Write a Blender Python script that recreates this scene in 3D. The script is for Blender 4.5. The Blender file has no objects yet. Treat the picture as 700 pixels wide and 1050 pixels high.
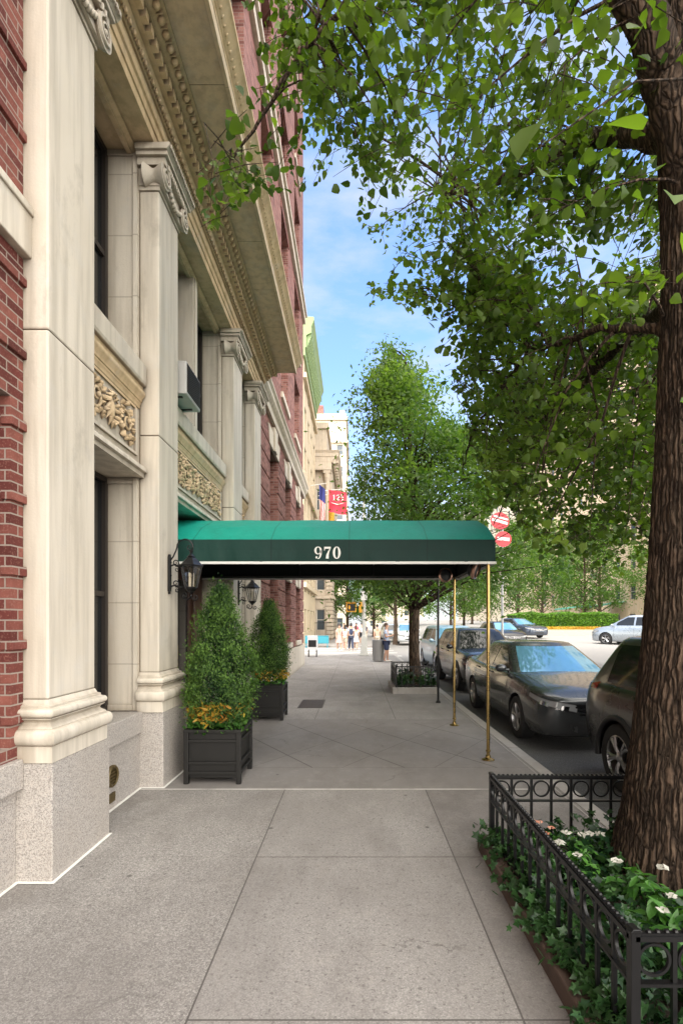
import bpy, bmesh, math, random
import numpy as np
from mathutils import Vector, Matrix, Euler
R = math.radians
PI = math.pi
scene = bpy.context.scene
C = scene.collection
F, PX, PY, CH = 510.0, 364.0, 640.0, 1.65      # focal (px of a 700x1050 frame), vanishing point, eye height

# ------------------------------------------------------------------ helpers
class MB:
    """collects shapes, links them as ONE mesh object"""
    def __init__(s): s.v = []; s.f = []; s.m = []; s.k = 0; s.marks = []
    def add(s, vs, fs, mi=None):
        o = len(s.v); s.marks.append((o, len(s.f))); s.v += [tuple(p) for p in vs]
        for f in fs: s.f.append(tuple(i + o for i in f)); s.m.append(s.k if mi is None else mi)
    def box(s, x0, x1, y0, y1, z0, z1):
        v = [(x0,y0,z0),(x1,y0,z0),(x1,y1,z0),(x0,y1,z0),(x0,y0,z1),(x1,y0,z1),(x1,y1,z1),(x0,y1,z1)]
        s.add(v, [(0,3,2,1),(4,5,6,7),(0,1,5,4),(1,2,6,5),(2,3,7,6),(3,0,4,7)])
    def quad(s, a, b, c, d): s.add([a,b,c,d], [(0,1,2,3)])
    def extrude(s, prof, axis, a0, a1):
        """closed profile [(p,q)] extruded along axis 'y' (p=x,q=z) or 'x' (p=y,q=z) or 'z' (p=x,q=y)"""
        n = len(prof)
        def P(p, q, a): return {'y': (p,a,q), 'x': (a,p,q), 'z': (p,q,a)}[axis]
        v = [P(p,q,a0) for p,q in prof] + [P(p,q,a1) for p,q in prof]
        f = [(i,(i+1)%n,n+(i+1)%n,n+i) for i in range(n)] + [tuple(range(n-1,-1,-1)), tuple(range(n,2*n))]
        s.add(v, f)
    def lathe(s, prof, c=(0,0,0), seg=16, axis='z', a0=0, a1=2*PI):
        """profile [(r, h)] turned about an axis through c"""
        full = abs(a1-a0-2*PI) < 1e-6; n = seg if full else seg+1; v = []
        for r, h in prof:
            for i in range(n):
                a = a0+(a1-a0)*i/seg; p, q = r*math.cos(a), r*math.sin(a)
                v.append({'z': (c[0]+p,c[1]+q,c[2]+h), 'x': (c[0]+h,c[1]+p,c[2]+q), 'y': (c[0]+p,c[1]+h,c[2]+q)}[axis])
        f = []
        for j in range(len(prof)-1):
            for i in range(seg):
                k = (i+1) % n
                f.append((j*n+i, j*n+k, (j+1)*n+k, (j+1)*n+i))
        s.add(v, f)
    def tube(s, pts, rad, seg=8, cap=True):
        pts = [Vector(p) for p in pts]; n = len(pts)
        if not hasattr(rad, '__len__'): rad = [rad]*n
        v = []; prev = None
        for i, p in enumerate(pts):
            t = (pts[min(i+1,n-1)]-pts[max(i-1,0)]).normalized()
            if prev is None: a = t.orthogonal().normalized()
            else: a = (prev - t*prev.dot(t)).normalized()
            prev = a; b = t.cross(a)
            for k in range(seg):
                w = 2*PI*k/seg; v.append(p + (a*math.cos(w)+b*math.sin(w))*rad[i])
        f = [(i*seg+k, i*seg+(k+1)%seg, (i+1)*seg+(k+1)%seg, (i+1)*seg+k) for i in range(n-1) for k in range(seg)]
        if cap: f += [tuple(range(seg-1,-1,-1)), tuple(range((n-1)*seg, n*seg))]
        s.add(v, f)
    def ball(s, c, r, seg=12, rings=8):
        if not hasattr(r, '__len__'): r = (r,r,r)
        v = []; f = []
        for j in range(rings+1):
            a = PI*j/rings
            for i in range(seg):
                b = 2*PI*i/seg; v.append((c[0]+r[0]*math.sin(a)*math.cos(b), c[1]+r[1]*math.sin(a)*math.sin(b), c[2]-r[2]*math.cos(a)))
        for j in range(rings):
            for i in range(seg): f.append((j*seg+i, j*seg+(i+1)%seg, (j+1)*seg+(i+1)%seg, (j+1)*seg+i))
        s.add(v, f)
    def grid(s, fn, nu, nv):
        v = [fn(i/nu, j/nv) for j in range(nv+1) for i in range(nu+1)]
        f = [(j*(nu+1)+i, j*(nu+1)+i+1, (j+1)*(nu+1)+i+1, (j+1)*(nu+1)+i) for j in range(nv) for i in range(nu)]
        s.add(v, f)
    def each(s, fn):
        """every shape that was added becomes a mesh of its own: fn(MB)"""
        for (a, b, c, d) in s.cuts():
            q = MB(); q.v = s.v[a:b]; q.f = [tuple(i-a for i in f) for f in s.f[c:d]]; q.m = s.m[c:d]; fn(q)
    def cuts(s):
        out = []; st = s.marks+[(len(s.v), len(s.f))]
        for (a, c), (b, d) in zip(st, st[1:]): out.append((a, b, c, d))
        return out
    def build(s, name, mats, parent=None, off=(0,0,0), smooth=False, bevel=0, loc=None):
        me = bpy.data.meshes.new(name)
        o3 = Vector(off)
        me.from_pydata([tuple(Vector(p)-o3) for p in s.v], [], s.f)
        if not isinstance(mats, (list, tuple)): mats = [mats]
        for m in mats: me.materials.append(m)
        if any(s.m): me.polygons.foreach_set('material_index', s.m)
        bm = bmesh.new(); bm.from_mesh(me); bmesh.ops.remove_doubles(bm, verts=bm.verts, dist=1e-5) if smooth else None
        bmesh.ops.recalc_face_normals(bm, faces=bm.faces); bm.to_mesh(me); bm.free()
        if smooth:
            me.polygons.foreach_set('use_smooth', [True]*len(me.polygons))
            try: me.set_sharp_from_angle(angle=R(smooth if smooth is not True else 40))
            except Exception: pass
        o = bpy.data.objects.new(name, me); C.objects.link(o)
        if parent: o.parent = parent
        if loc: o.location = loc
        if bevel:
            b = o.modifiers.new('bevel', 'BEVEL'); b.width = bevel; b.segments = 2; b.limit_method = 'ANGLE'; b.angle_limit = R(40)
            b.use_clamp_overlap = True; b.harden_normals = False
        return o

def tag(o, label=None, cat=None, group=None, kind=None):
    if label: o['label'] = label
    if cat: o['category'] = cat
    if group: o['group'] = group
    if kind: o['kind'] = kind
    return o
def thing(name, label, cat, loc=(0,0,0), rz=0, group=None):
    o = bpy.data.objects.new(name, None); C.objects.link(o); o.empty_display_size = .2
    o.location = loc; o.rotation_euler = (0,0,rz); return tag(o, label, cat, group)
def solo(mb, name, mat, label, cat, base, group=None, **kw):
    """a thing that is one mesh; verts in world coordinates, origin moved to its base"""
    return tag(mb.build(name, mat, None, off=base, loc=base, **kw), label, cat, group)
def struct(o): o['kind'] = 'structure'; return o
def kids(o): return [c for c in bpy.data.objects if c.parent == o]
def dup(o, loc=None, rz=None, label=None, parent=None, kidmap=None):
    if kidmap is None:
        kidmap = {}
        for c in bpy.data.objects:
            if c.parent: kidmap.setdefault(c.parent.name, []).append(c)
    n = o.copy(); C.objects.link(n); n.parent = parent
    if loc is not None: n.location = loc
    if rz is not None: n.rotation_euler = (0,0,rz)
    if label: n['label'] = label
    for c in kidmap.get(o.name, []): dup(c, parent=n, kidmap=kidmap)
    return n

# ------------------------------------------------------------------ materials
class N:
    def __init__(s, name):
        s.mat = bpy.data.materials.new(name); s.mat.use_nodes = True; s.t = s.mat.node_tree
        s.b = s.t.nodes['Principled BSDF']; s.out = s.t.nodes['Material Output']
    def n(s, typ, **kw):
        nd = s.t.nodes.new(typ)
        for k, v in kw.items():
            if k in nd.inputs: s.put(nd.inputs[k], v)
            else: setattr(nd, k, v)
        return nd
    def put(s, sock, v):
        if isinstance(v, bpy.types.NodeSocket): s.t.links.new(v, sock)
        elif isinstance(v, bpy.types.Node): s.t.links.new(v.outputs[0], sock)
        else: sock.default_value = v
    def pos(s): return s.n('ShaderNodeNewGeometry').outputs['Position']
    def obj(s): return s.n('ShaderNodeTexCoord').outputs['Object']
    def xyz(s, v):
        x = s.n('ShaderNodeSeparateXYZ', Vector=v); return x.outputs[0], x.outputs[1], x.outputs[2]
    def vec(s, x, y, z):
        c = s.n('ShaderNodeCombineXYZ'); s.put(c.inputs[0], x); s.put(c.inputs[1], y); s.put(c.inputs[2], z); return c.outputs[0]
    def m(s, op, a, b=None, c=None, clamp=False):
        nd = s.t.nodes.new('ShaderNodeMath'); nd.operation = op; nd.use_clamp = clamp
        s.put(nd.inputs[0], a)
        if b is not None: s.put(nd.inputs[1], b)
        if c is not None: s.put(nd.inputs[2], c)
        return nd.outputs[0]
    def mix(s, f, a, b, mode='MIX'):
        nd = s.t.nodes.new('ShaderNodeMix'); nd.data_type = 'RGBA'; nd.blend_type = mode
        s.put(nd.inputs[0], f)
        for i, v in ((6, a), (7, b)):
            s.put(nd.inputs[i], v if not isinstance(v, tuple) else (*v[:3], 1))
        return nd.outputs[2]
    def noise(s, vec, scale, detail=4, rough=.55, out=0):
        nd = s.n('ShaderNodeTexNoise', Vector=vec, Scale=scale, Detail=detail, Roughness=rough); return nd.outputs[out]
    def ramp(s, f, stops):
        nd = s.n('ShaderNodeValToRGB'); nd.color_ramp.elements.remove(nd.color_ramp.elements[0]); s.put(nd.inputs[0], f)
        e = nd.color_ramp.elements
        for i, (p, c) in enumerate(stops):
            x = e[0] if i == 0 else e.new(p)
            x.position = p; x.color = (*c[:3], 1) if hasattr(c, '__len__') else (c,c,c,1)
        return nd.outputs[0]
    def scale(s, v, k): 
        nd = s.n('ShaderNodeVectorMath', operation='MULTIPLY'); s.put(nd.inputs[0], v); nd.inputs[1].default_value = k; return nd.outputs[0]
    def bump(s, h, strength=.3, dist=.01, normal=None):
        nd = s.n('ShaderNodeBump'); s.put(nd.inputs['Height'], h); nd.inputs['Strength'].default_value = strength; nd.inputs['Distance'].default_value = dist
        if normal is not None: s.put(nd.inputs['Normal'], normal)
        return nd.outputs[0]
    def fin(s, col=None, rough=.8, normal=None, metal=0, spec=.5, **kw):
        if col is not None: s.put(s.b.inputs['Base Color'], col if not isinstance(col, tuple) else (*col[:3],1))
        s.put(s.b.inputs['Roughness'], rough); s.put(s.b.inputs['Metallic'], metal); s.put(s.b.inputs['Specular IOR Level'], spec)
        if normal is not None: s.put(s.b.inputs['Normal'], normal)
        for k, v in kw.items(): s.put(s.b.inputs[k], v)
        return s.mat

def plain(name, col, rough=.6, metal=0, var=.12, scale=6, spec=.5, bump=0, **kw):
    a = N(name); p = a.obj(); n = a.noise(p, scale, 4)
    c = a.mix(n, tuple(x*(1-var) for x in col), tuple(min(1, x*(1+var)) for x in col))
    r = a.m('MULTIPLY_ADD', n, .15, rough-.07)
    return a.fin(c, r, a.bump(a.noise(p, scale*12, 3), bump, .004) if bump else None, metal, spec, **kw)

def limestone(name='limestone', c1=(.60,.535,.44), c2=(.76,.70,.61), joint=None):
    a = N(name); p = a.pos(); x, y, z = a.xyz(p)
    big = a.noise(p, .9, 5); streak = a.noise(a.scale(p, (6,6,.35)), 1.6, 5, .6); fine = a.noise(p, 60, 3)
    c = a.mix(big, c1, c2)
    c = a.mix(a.ramp(streak, [(.36,.7),(.56,0)]), c, tuple(k*.78 for k in c1))
    c = a.mix(a.ramp(a.noise(a.scale(p, (14,14,.5)), 2.2, 6, .7), [(.60,0),(.76,.35)]), c, (.30,.25,.20))
    c = a.mix(a.ramp(a.noise(p, 3.2, 6, .7), [(.52,0),(.72,.4)]), c, (.60,.575,.54))
    c = a.mix(a.ramp(a.noise(a.scale(p, (1,1,.5)), 2.1, 7, .75), [(.30,.5),(.43,0)]), c, tuple(k*.62 for k in c1))
    # ambient occlusion: shade of hollows and ledges put into the colour
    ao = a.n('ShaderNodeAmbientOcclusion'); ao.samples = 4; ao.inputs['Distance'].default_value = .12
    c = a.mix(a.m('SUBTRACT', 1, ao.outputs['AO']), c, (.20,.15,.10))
    h = a.m('ADD', fine, a.m('MULTIPLY', a.noise(p, 14, 4), .8))
    if joint:
        f = a.m('FRACT', a.m('DIVIDE', z, joint)); g = a.m('LESS_THAN', f, .012/joint)
        f2 = a.m('FRACT', a.m('DIVIDE', a.m('ADD', y, x), joint*1.6)); 
        c = a.mix(a.m('MULTIPLY', g, .45), c, (.22,.17,.12))
        h = a.m('SUBTRACT', h, a.m('MULTIPLY', g, 3))
    return a.fin(c, .82, a.bump(h, .28, .004))

def granite():
    a = N('granite'); p = a.pos()
    v = a.n('ShaderNodeTexVoronoi', Vector=p, Scale=150.); v2 = a.noise(p, 110, 2, .6)
    c = a.ramp(a.xyz(v.outputs['Color'])[0], [(0,(.26,.24,.23)),(.18,(.32,.30,.285)),(.5,(.47,.44,.415)),(.8,(.56,.53,.50)),(1,(.50,.44,.40))])
    c = a.mix(a.ramp(v2, [(.36,.8),(.44,0)]), c, (.15,.14,.14))
    c = a.mix(a.ramp(a.noise(p, 1.5, 5), [(.3,.5),(.7,0)]), c, (.40,.35,.30))
    return a.fin(c, .6, a.bump(v2, .1, .002))

def brick(name, c1=(.15,.038,.032), c2=(.245,.085,.066), mortar=(.36,.29,.25), w=.205, h=.067, rough=.85):
    a = N(name); p = a.pos(); x, y, z = a.xyz(p)
    v = a.vec(a.m('ADD', x, y), z, 0.)
    b = a.n('ShaderNodeTexBrick', Vector=v, Scale=1.)
    for k, val in (('Color1',(0,0,0,1)),('Color2',(1,1,1,1)),('Mortar',(.5,.5,.5,1)),('Mortar Size',.0055),('Mortar Smooth',.2),('Brick Width',w),('Row Height',h),('Bias',0.)): b.inputs[k].default_value = val
    # a random tone per brick
    col = a.ramp(b.outputs['Color'], [(0,tuple(k*.62 for k in c1)),(.3,c1),(.75,c2),(1,tuple(min(1,k*1.15) for k in c2))])
    n = a.noise(p, 9, 5, .7); col = a.mix(a.ramp(n, [(.35,.45),(.65,0)]), col, tuple(k*.55 for k in c1))
    col = a.mix(a.ramp(a.noise(p, 90, 3), [(.55,0),(.75,.5)]), col, (.36,.20,.16))
    mo = a.mix(a.noise(p, 30, 3), tuple(k*.75 for k in mortar), mortar)
    col = a.mix(b.outputs['Fac'], col, mo)
    hgt = a.m('SUBTRACT', a.m('MULTIPLY', a.noise(p, 70, 4), .35), b.outputs['Fac'])
    return a.fin(col, rough, a.bump(hgt, .55, .008), spec=.3)

def sidewalk_mat():
    a = N('sidewalk_concrete'); p = a.pos(); x, y, z = a.xyz(p)
    def line(v, period, off, wid=.009):           # 1 on a joint
        f = a.m('FRACT', a.m('DIVIDE', a.m('SUBTRACT', v, off), period))
        d = a.m('MINIMUM', f, a.m('SUBTRACT', 1., f)); return a.m('LESS_THAN', d, wid/2/period)
    def at(v, val, wid=.009): return a.m('LESS_THAN', a.m('ABSOLUTE', a.m('SUBTRACT', v, val)), wid/2)
    def gt(v, val): return a.m('GREATER_THAN', v, val)
    def lt(v, val): return a.m('LESS_THAN', v, val)
    def mul(*q):
        r = q[0]
        for k in q[1:]: r = a.m('MULTIPLY', r, k)
        return r
    def mx(*q):
        r = q[0]
        for k in q[1:]: r = a.m('MAXIMUM', r, k)
        return r
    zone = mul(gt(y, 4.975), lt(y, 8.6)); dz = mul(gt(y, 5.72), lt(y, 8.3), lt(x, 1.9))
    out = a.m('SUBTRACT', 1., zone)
    j1 = mx(at(x, -.70), at(x, .70)); j2 = line(y, 1.452, 3.525)
    left = lt(x, -.70)
    joints = mul(out, mx(j1, mul(j2, a.m('SUBTRACT', 1., a.m('MULTIPLY', left, .75)))))
    d1 = line(a.m('MULTIPLY_ADD', y, .6625, x), 1.06, .12, .016); d2 = line(a.m('MULTIPLY_ADD', y, -.6625, x), 1.06, .3, .013)
    dia = mul(dz, mx(d1, a.m('MULTIPLY', d2, .6))); edge = mx(at(y, 5.72), at(y, 8.3), at(y, 8.6))
    joints = mx(joints, dia, a.m('MULTIPLY', edge, .6))
    white = mul(at(y, 4.975, .022), lt(x, 1.75), a.ramp(a.noise(p, 5, 4), [(.3,.25),(.5,.9)]))
    sp = a.n('ShaderNodeTexVoronoi', Vector=p, Scale=170.); spc = a.xyz(sp.outputs['Color'])[0]
    base = a.mix(a.noise(p, 1.1, 6, .65), (.26,.247,.240), (.365,.347,.334))
    # every flag its own tone
    ix = a.m('FLOOR', a.m('DIVIDE', a.m('ADD', x, .7), 1.4)); iy = a.m('FLOOR', a.m('DIVIDE', a.m('SUBTRACT', y, 3.525), 1.452))
    wn = a.n('ShaderNodeTexWhiteNoise', noise_dimensions='2D', Vector=a.vec(ix, iy, 0.))
    base = a.mix(.22, base, a.mix(wn.outputs[0], (.16,.145,.13), (.30,.28,.255)))
    agg = a.ramp(spc, [(0,(.10,.095,.09)),(.3,(.20,.19,.18)),(.7,(.36,.34,.32)),(1,(.58,.55,.52))])
    amt = a.m('ADD', a.m('MULTIPLY', left, .3), .34)
    base = a.mix(a.m('MULTIPLY', amt, out), base, agg)
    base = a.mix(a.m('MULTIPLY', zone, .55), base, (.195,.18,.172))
    base = a.mix(mul(a.ramp(a.noise(p, 42, 2, .5), [(.62,0),(.66,.6)]), out), base, (.09,.082,.078))
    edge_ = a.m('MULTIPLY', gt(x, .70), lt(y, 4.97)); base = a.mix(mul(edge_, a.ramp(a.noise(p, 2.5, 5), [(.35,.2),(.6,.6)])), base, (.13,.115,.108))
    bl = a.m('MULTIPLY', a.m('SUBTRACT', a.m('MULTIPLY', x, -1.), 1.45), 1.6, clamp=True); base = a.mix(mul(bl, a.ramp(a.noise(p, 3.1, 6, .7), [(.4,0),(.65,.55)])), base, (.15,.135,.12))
    base = a.mix(a.ramp(a.noise(a.scale(p,(1,.4,1)), 1.9, 7, .75), [(.46,0),(.72,.6)]), base, (.15,.135,.125))
    base = a.mix(a.ramp(a.noise(p, 5.5, 7, .8), [(.52,0),(.70,.45)]), base, (.38,.35,.32))
    base = a.mix(a.ramp(a.noise(p, .7, 3, .5), [(.42,.35),(.60,0)]), base, (.17,.155,.145))
    # gum spots
    g = a.n('ShaderNodeTexVoronoi', Vector=p, Scale=2.3); base = a.mix(a.ramp(g.outputs['Distance'], [(.030,.75),(.05,0)]), base, (.07,.065,.06))
    # hairline cracks in a few flags
    wv = a.n('ShaderNodeVectorMath', operation='ADD'); a.put(wv.inputs[0], p); a.put(wv.inputs[1], a.scale(a.noise(p, 3.5, 5, .6, 1), (.5,.5,0)))
    ck = a.n('ShaderNodeTexVoronoi', Vector=wv.outputs[0], Scale=.62); ck.feature = 'DISTANCE_TO_EDGE'
    base = a.mix(a.m('MULTIPLY', a.ramp(ck.outputs['Distance'], [(.0015,.7),(.0045,0)]), a.ramp(a.noise(p, .55, 2), [(.54,0),(.58,.8)])), base, (.07,.062,.056))
    base = a.mix(a.ramp(a.m('ADD', x, a.m('MULTIPLY', a.noise(p, 3, 5), .35)), [(-2.0+2.0,0),(1,0)]), base, base)
    base = a.mix(a.m('MULTIPLY', joints, .85), base, (.06,.053,.048)); base = a.mix(white, base, (.74,.72,.67))
    h = a.m('SUBTRACT', a.m('ADD', a.noise(p, 90, 3), a.m('MULTIPLY', spc, .4)), a.m('MULTIPLY', joints, 4))
    return a.fin(base, a.ramp(a.noise(p, 2, 4), [(.3,.62),(.7,.8)]), a.bump(h, .28, .003))

def asphalt():
    a = N('asphalt'); p = a.pos(); v = a.n('ShaderNodeTexVoronoi', Vector=p, Scale=110.)
    c = a.mix(a.noise(p, .5, 6), (.045,.046,.05), (.085,.084,.084)); c = a.mix(.35, c, a.ramp(a.xyz(v.outputs['Color'])[0], [(0,.02),(.6,.07),(1,.2)]))
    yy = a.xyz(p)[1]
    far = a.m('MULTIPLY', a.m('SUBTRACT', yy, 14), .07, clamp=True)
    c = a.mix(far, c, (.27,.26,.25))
    return a.fin(c, .8, a.bump(v.outputs['Distance'], .5, .006))

def bark(name='bark', c1=(.012,.008,.006), c2=(.12,.082,.058), sc=1.):
    a = N(name); p = a.obj(); q = a.scale(p, (sc,sc,.085*sc))
    w = a.noise(p, 2.2, 3); q2 = a.n('ShaderNodeVectorMath', operation='ADD'); a.put(q2.inputs[0], q); a.put(q2.inputs[1], a.scale(a.noise(p, 5*sc, 3, .6, 1), (.07,.07,.03)))
    v = a.n('ShaderNodeTexVoronoi', Vector=q2.outputs[0], Scale=34.); v.feature = 'DISTANCE_TO_EDGE'
    n = a.noise(q2.outputs[0], 42, 6, .7); n3 = a.noise(p, 70*sc, 4)
    ridge = a.ramp(v.outputs['Distance'], [(0,0),(.12,.45),(.32,1)])
    h = a.m('ADD', a.m('MULTIPLY', ridge, .55), a.m('ADD', a.m('MULTIPLY', n, .6), a.m('MULTIPLY', n3, .15)))
    c = a.ramp(h, [(.30,c1),(.66,tuple((x+y)/2 for x,y in zip(c1,c2))),(.85,c2),(1,tuple(k*1.35 for k in c2))])
    c = a.mix(a.ramp(w, [(.5,0),(.75,.35)]), c, (.10,.085,.06))
    return a.fin(c, .92, a.bump(h, 1., .03), spec=.2)

def leaf(name, c1, c2, trans=.45, rough=.45, tint=(1.3,1.5,.35)):
    a = N(name); p = a.pos()
    at = a.n('ShaderNodeAttribute', attribute_name='tone'); t = at.outputs['Fac']
    c = a.mix(t, c1, c2); c = a.mix(a.ramp(a.noise(p, .9, 2), [(.35,.35),(.6,0)]), c, tuple(k*.6 for k in c1))
    a.put(a.b.inputs['Base Color'], c); a.b.inputs['Roughness'].default_value = rough; a.b.inputs['Specular IOR Level'].default_value = .35
    tr = a.n('ShaderNodeBsdfTranslucent'); tc = a.n('ShaderNodeVectorMath', operation='MULTIPLY'); a.put(tc.inputs[0], c); tc.inputs[1].default_value = tint
    a.put(tr.inputs['Color'], tc.outputs[0])
    mx = a.n('ShaderNodeMixShader'); mx.inputs[0].default_value = trans; a.put(mx.inputs[1], a.b.outputs[0]); a.put(mx.inputs[2], tr.outputs[0])
    a.put(a.out.inputs['Surface'], mx.outputs[0]); return a.mat

def paint(name, col, rough=.16, metal=.35, coat=.6):
    a = N(name); p = a.obj(); n = a.noise(p, 900, 1); d = a.noise(p, 3, 4)
    c = a.mix(a.ramp(n, [(.4,0),(.7,.25)]), col, tuple(min(1,k*1.1+.004) for k in col))
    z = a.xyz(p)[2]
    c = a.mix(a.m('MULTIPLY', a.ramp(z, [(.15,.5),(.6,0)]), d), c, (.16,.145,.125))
    return a.fin(c, a.m('MULTIPLY_ADD', d, .12, rough), None, metal, .5, **{'Coat Weight': coat, 'Coat Roughness': .08})

def glassy(name, col=(.01,.012,.014), rough=.04, metal=0., spec=.8, bump=0.):
    a = N(name); p = a.pos(); n = a.noise(p, 1.3, 2)
    c = a.mix(n, tuple(k*.7 for k in col), tuple(k*1.3 for k in col))
    return a.fin(c, rough, a.bump(n, bump, .05) if bump else None, metal, spec)

M = {}
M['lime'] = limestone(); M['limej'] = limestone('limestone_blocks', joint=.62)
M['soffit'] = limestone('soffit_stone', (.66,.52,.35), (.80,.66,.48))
M['lime_warm'] = limestone('limestone_warm', (.66,.49,.29), (.80,.63,.42))
M['granite'] = granite(); M['brick'] = brick('red_brick'); M['brick_up'] = brick('upper_brick', (.23,.088,.074), (.35,.165,.14), (.34,.25,.22))
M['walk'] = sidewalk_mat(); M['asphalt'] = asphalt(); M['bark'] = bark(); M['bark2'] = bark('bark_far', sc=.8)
M['curb'] = plain('curb_stone', (.34,.32,.30), .8, scale=9, var=.25, bump=.3)
M['white_line'] = plain('white_paint_line', (.78,.77,.74), .6, var=.1)
M['iron'] = plain('black_iron', (.007,.007,.008), .36, .3, var=.3, scale=20, bump=.08)
M['black_wood'] = plain('black_painted_wood', (.006,.0055,.005), .5, var=.35, scale=9, bump=.12)
M['brass'] = plain('brass', (.42,.30,.12), .27, 1., var=.2, scale=5)
M['bronze'] = plain('old_bronze', (.20,.15,.07), .4, .8, var=.4, scale=25)
M['dark_glass'] = glassy('window_glass', (.012,.014,.016), .05, 0, .6, .02)
M['dark_frame'] = plain('dark_window_frame', (.035,.028,.024), .5, var=.2)
M['wood_door'] = plain('dark_wood_door', (.07,.03,.018), .4, var=.4, scale=8)
M['soil'] = plain('soil', (.035,.024,.017), .95, var=.5, scale=20, bump=.6)
M['brownstone'] = plain('brownstone_edging', (.085,.055,.042), .88, var=.55, scale=8, bump=.4)
M['rubber'] = plain('tyre_rubber', (.016,.016,.017), .75, var=.2)
M['alloy'] = plain('alloy_wheel', (.42,.42,.43), .3, .85, var=.1)
M['chrome'] = plain('chrome', (.7,.7,.72), .12, 1., var=.05)
M['blackp'] = plain('black_plastic', (.012,.012,.013), .5, var=.2)
M['lens'] = glassy('lamp_lens', (.26,.27,.28), .08, .0, .9); M['lens_red'] = glassy('tail_lens', (.35,.012,.015), .1, 0, .8)
M['carglass'] = glassy('car_glass', (.010,.012,.014), .07, .0, .45)
M['windsh_sky'] = glassy('windscreen_painted_sky', (.13,.33,.50), .05, .45, 1.)  # blue sky reflection put into the base colour of the glass
M['seat'] = plain('inner_dark', (.006,.006,.006), .9)
SKY, SUN = .68, 3.5
# ------------------------------------------------------------------ the setting
def sm(a, b, x):
    t = max(0, min(1, (x-a)/(b-a))); return t*t*(3-2*t)
def road_z(x, y):
    return -.13 + .021*max(0, y)*sm(4.6, 12, x) if y < 140 else road_z(x, 139)
mb = MB(); xs = [-90,-40,-10,2.18]+[2.6+.7*i for i in range(20)]+[18,22,26,30,36,60,120,300]; ys = [-60,-20,-5,0,5,10,15,20,24,28,32,36,40,46,52,60,70,80,100,140,220,400]
V = [(x, y, road_z(x, y)-.002) for y in ys for x in xs]; nx = len(xs)
mb.add(V, [(j*nx+i, j*nx+i+1, (j+1)*nx+i+1, (j+1)*nx+i) for j in range(len(ys)-1) for i in range(nx-1)])
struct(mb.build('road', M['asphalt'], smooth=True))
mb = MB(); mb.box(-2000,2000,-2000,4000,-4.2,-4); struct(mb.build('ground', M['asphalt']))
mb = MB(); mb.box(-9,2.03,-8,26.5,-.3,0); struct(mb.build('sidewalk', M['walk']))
mb = MB(); mb.box(-9,2.4,38,140,-.3,0); struct(mb.build('far_sidewalk', M['walk']))
mb = MB()
y = -8
while y < 26.3:
    y1 = min(y+1.83, 26.5); mb.box(2.033,2.185,y,y1-.008,-.3,.004); y = y1
struct(mb.build('kerb', M['curb'], bevel=.012))
mb = MB(); mb.box(2.4,2.55,38,140,-.3,.004); struct(mb.build('far_kerb', M['curb']))
# thin white sealant along the foot of the wall and beside the kerb
mb = MB(); w = .022
P = [(-2.16,-6),(-2.16,3.175),(-1.93,3.175),(-1.93,3.914),(-2.16,3.914),(-2.16,5.01),(-1.93,5.01),(-1.93,5.72)]
for (xa, ya), (xb, yb) in zip(P, P[1:]):
    mb.box(min(xa,xb)-.004, max(xa,xb)+w, min(ya,yb)-w if xa!=xb else min(ya,yb), max(ya,yb)+(0 if xa!=xb else 0), .003+.0004*P.index((xa,ya)), .0065+.0004*P.index((xa,ya)))
struct(mb.build('pavement_line', M['white_line']))
mb = MB(); mb.box(1.985,2.003,-2,26,.001,.004); struct(mb.build('kerb_line', M['curb']))
# zebra bars on the crossing street
mb = MB()
for yy in (27.6, 30.6): mb.box(-3.5, 2.6, yy, yy+.3, -.128, -.124)
for yy in (33.6, 36.4): mb.box(-3.5, 2.6, yy, yy+.25, -.128, -.124)
struct(mb.build('crosswalk_paint', M['white_line']))
# cellar hatch grille on the sidewalk
mb = MB()
for k in range(9): mb.box(-1.12, -.66, 9.82+k*.12, 9.86+k*.12, .001, .006)
mb.box(-1.14,-.64,9.78,10.86,.0005,.003)
solo(mb, 'pavement_grate', M['dark_frame'], 'dark metal grate set in the pavement behind the far planter', 'grate', (-.9,10.3,0))

# ------------------------------------------------------------------ the 970 building
B = thing('apartment_building', 'limestone and red brick apartment building with carved cornice and tall pilasters', 'building', (-2.2,7,0))
BO = (-2.2,7,0)
def bp(mb, name, mat, parent=None, **kw): return mb.build(name, mat, parent or B, off=BO, **kw)

def facade(mb, P0, u, n, us, zs, holes, depth):
    """front quads for the solid cells, reveals for the holes. P0 origin, u along, n outward normal"""
    P0, u, n = Vector(P0), Vector(u), Vector(n)
    def pt(a, z, d=0): return P0 + u*a + Vector((0,0,z)) - n*d
    for i in range(len(us)-1):
        for j in range(len(zs)-1):
            a, b, c, d = us[i], us[i+1], zs[j], zs[j+1]
            if (i, j) in holes:
                mb.quad(pt(a,c), pt(a,c,depth), pt(a,d,depth), pt(a,d)); mb.quad(pt(b,c), pt(b,c,depth), pt(b,d,depth), pt(b,d))
                mb.quad(pt(a,d), pt(b,d), pt(b,d,depth), pt(a,d,depth)); mb.quad(pt(a,c), pt(b,c), pt(b,c,depth), pt(a,c,depth))
            else: mb.quad(pt(a,c), pt(b,c), pt(b,d), pt(a,d))

# core walls behind the pilasters
ARCH = 6.45
mb = MB()
for y0, y1 in ((3.225,3.86),(5.04,5.62),(8.16,8.80),(9.93,10.6)): mb.box(-3.0,-2.19,y0,y1,.775,ARCH)
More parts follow.
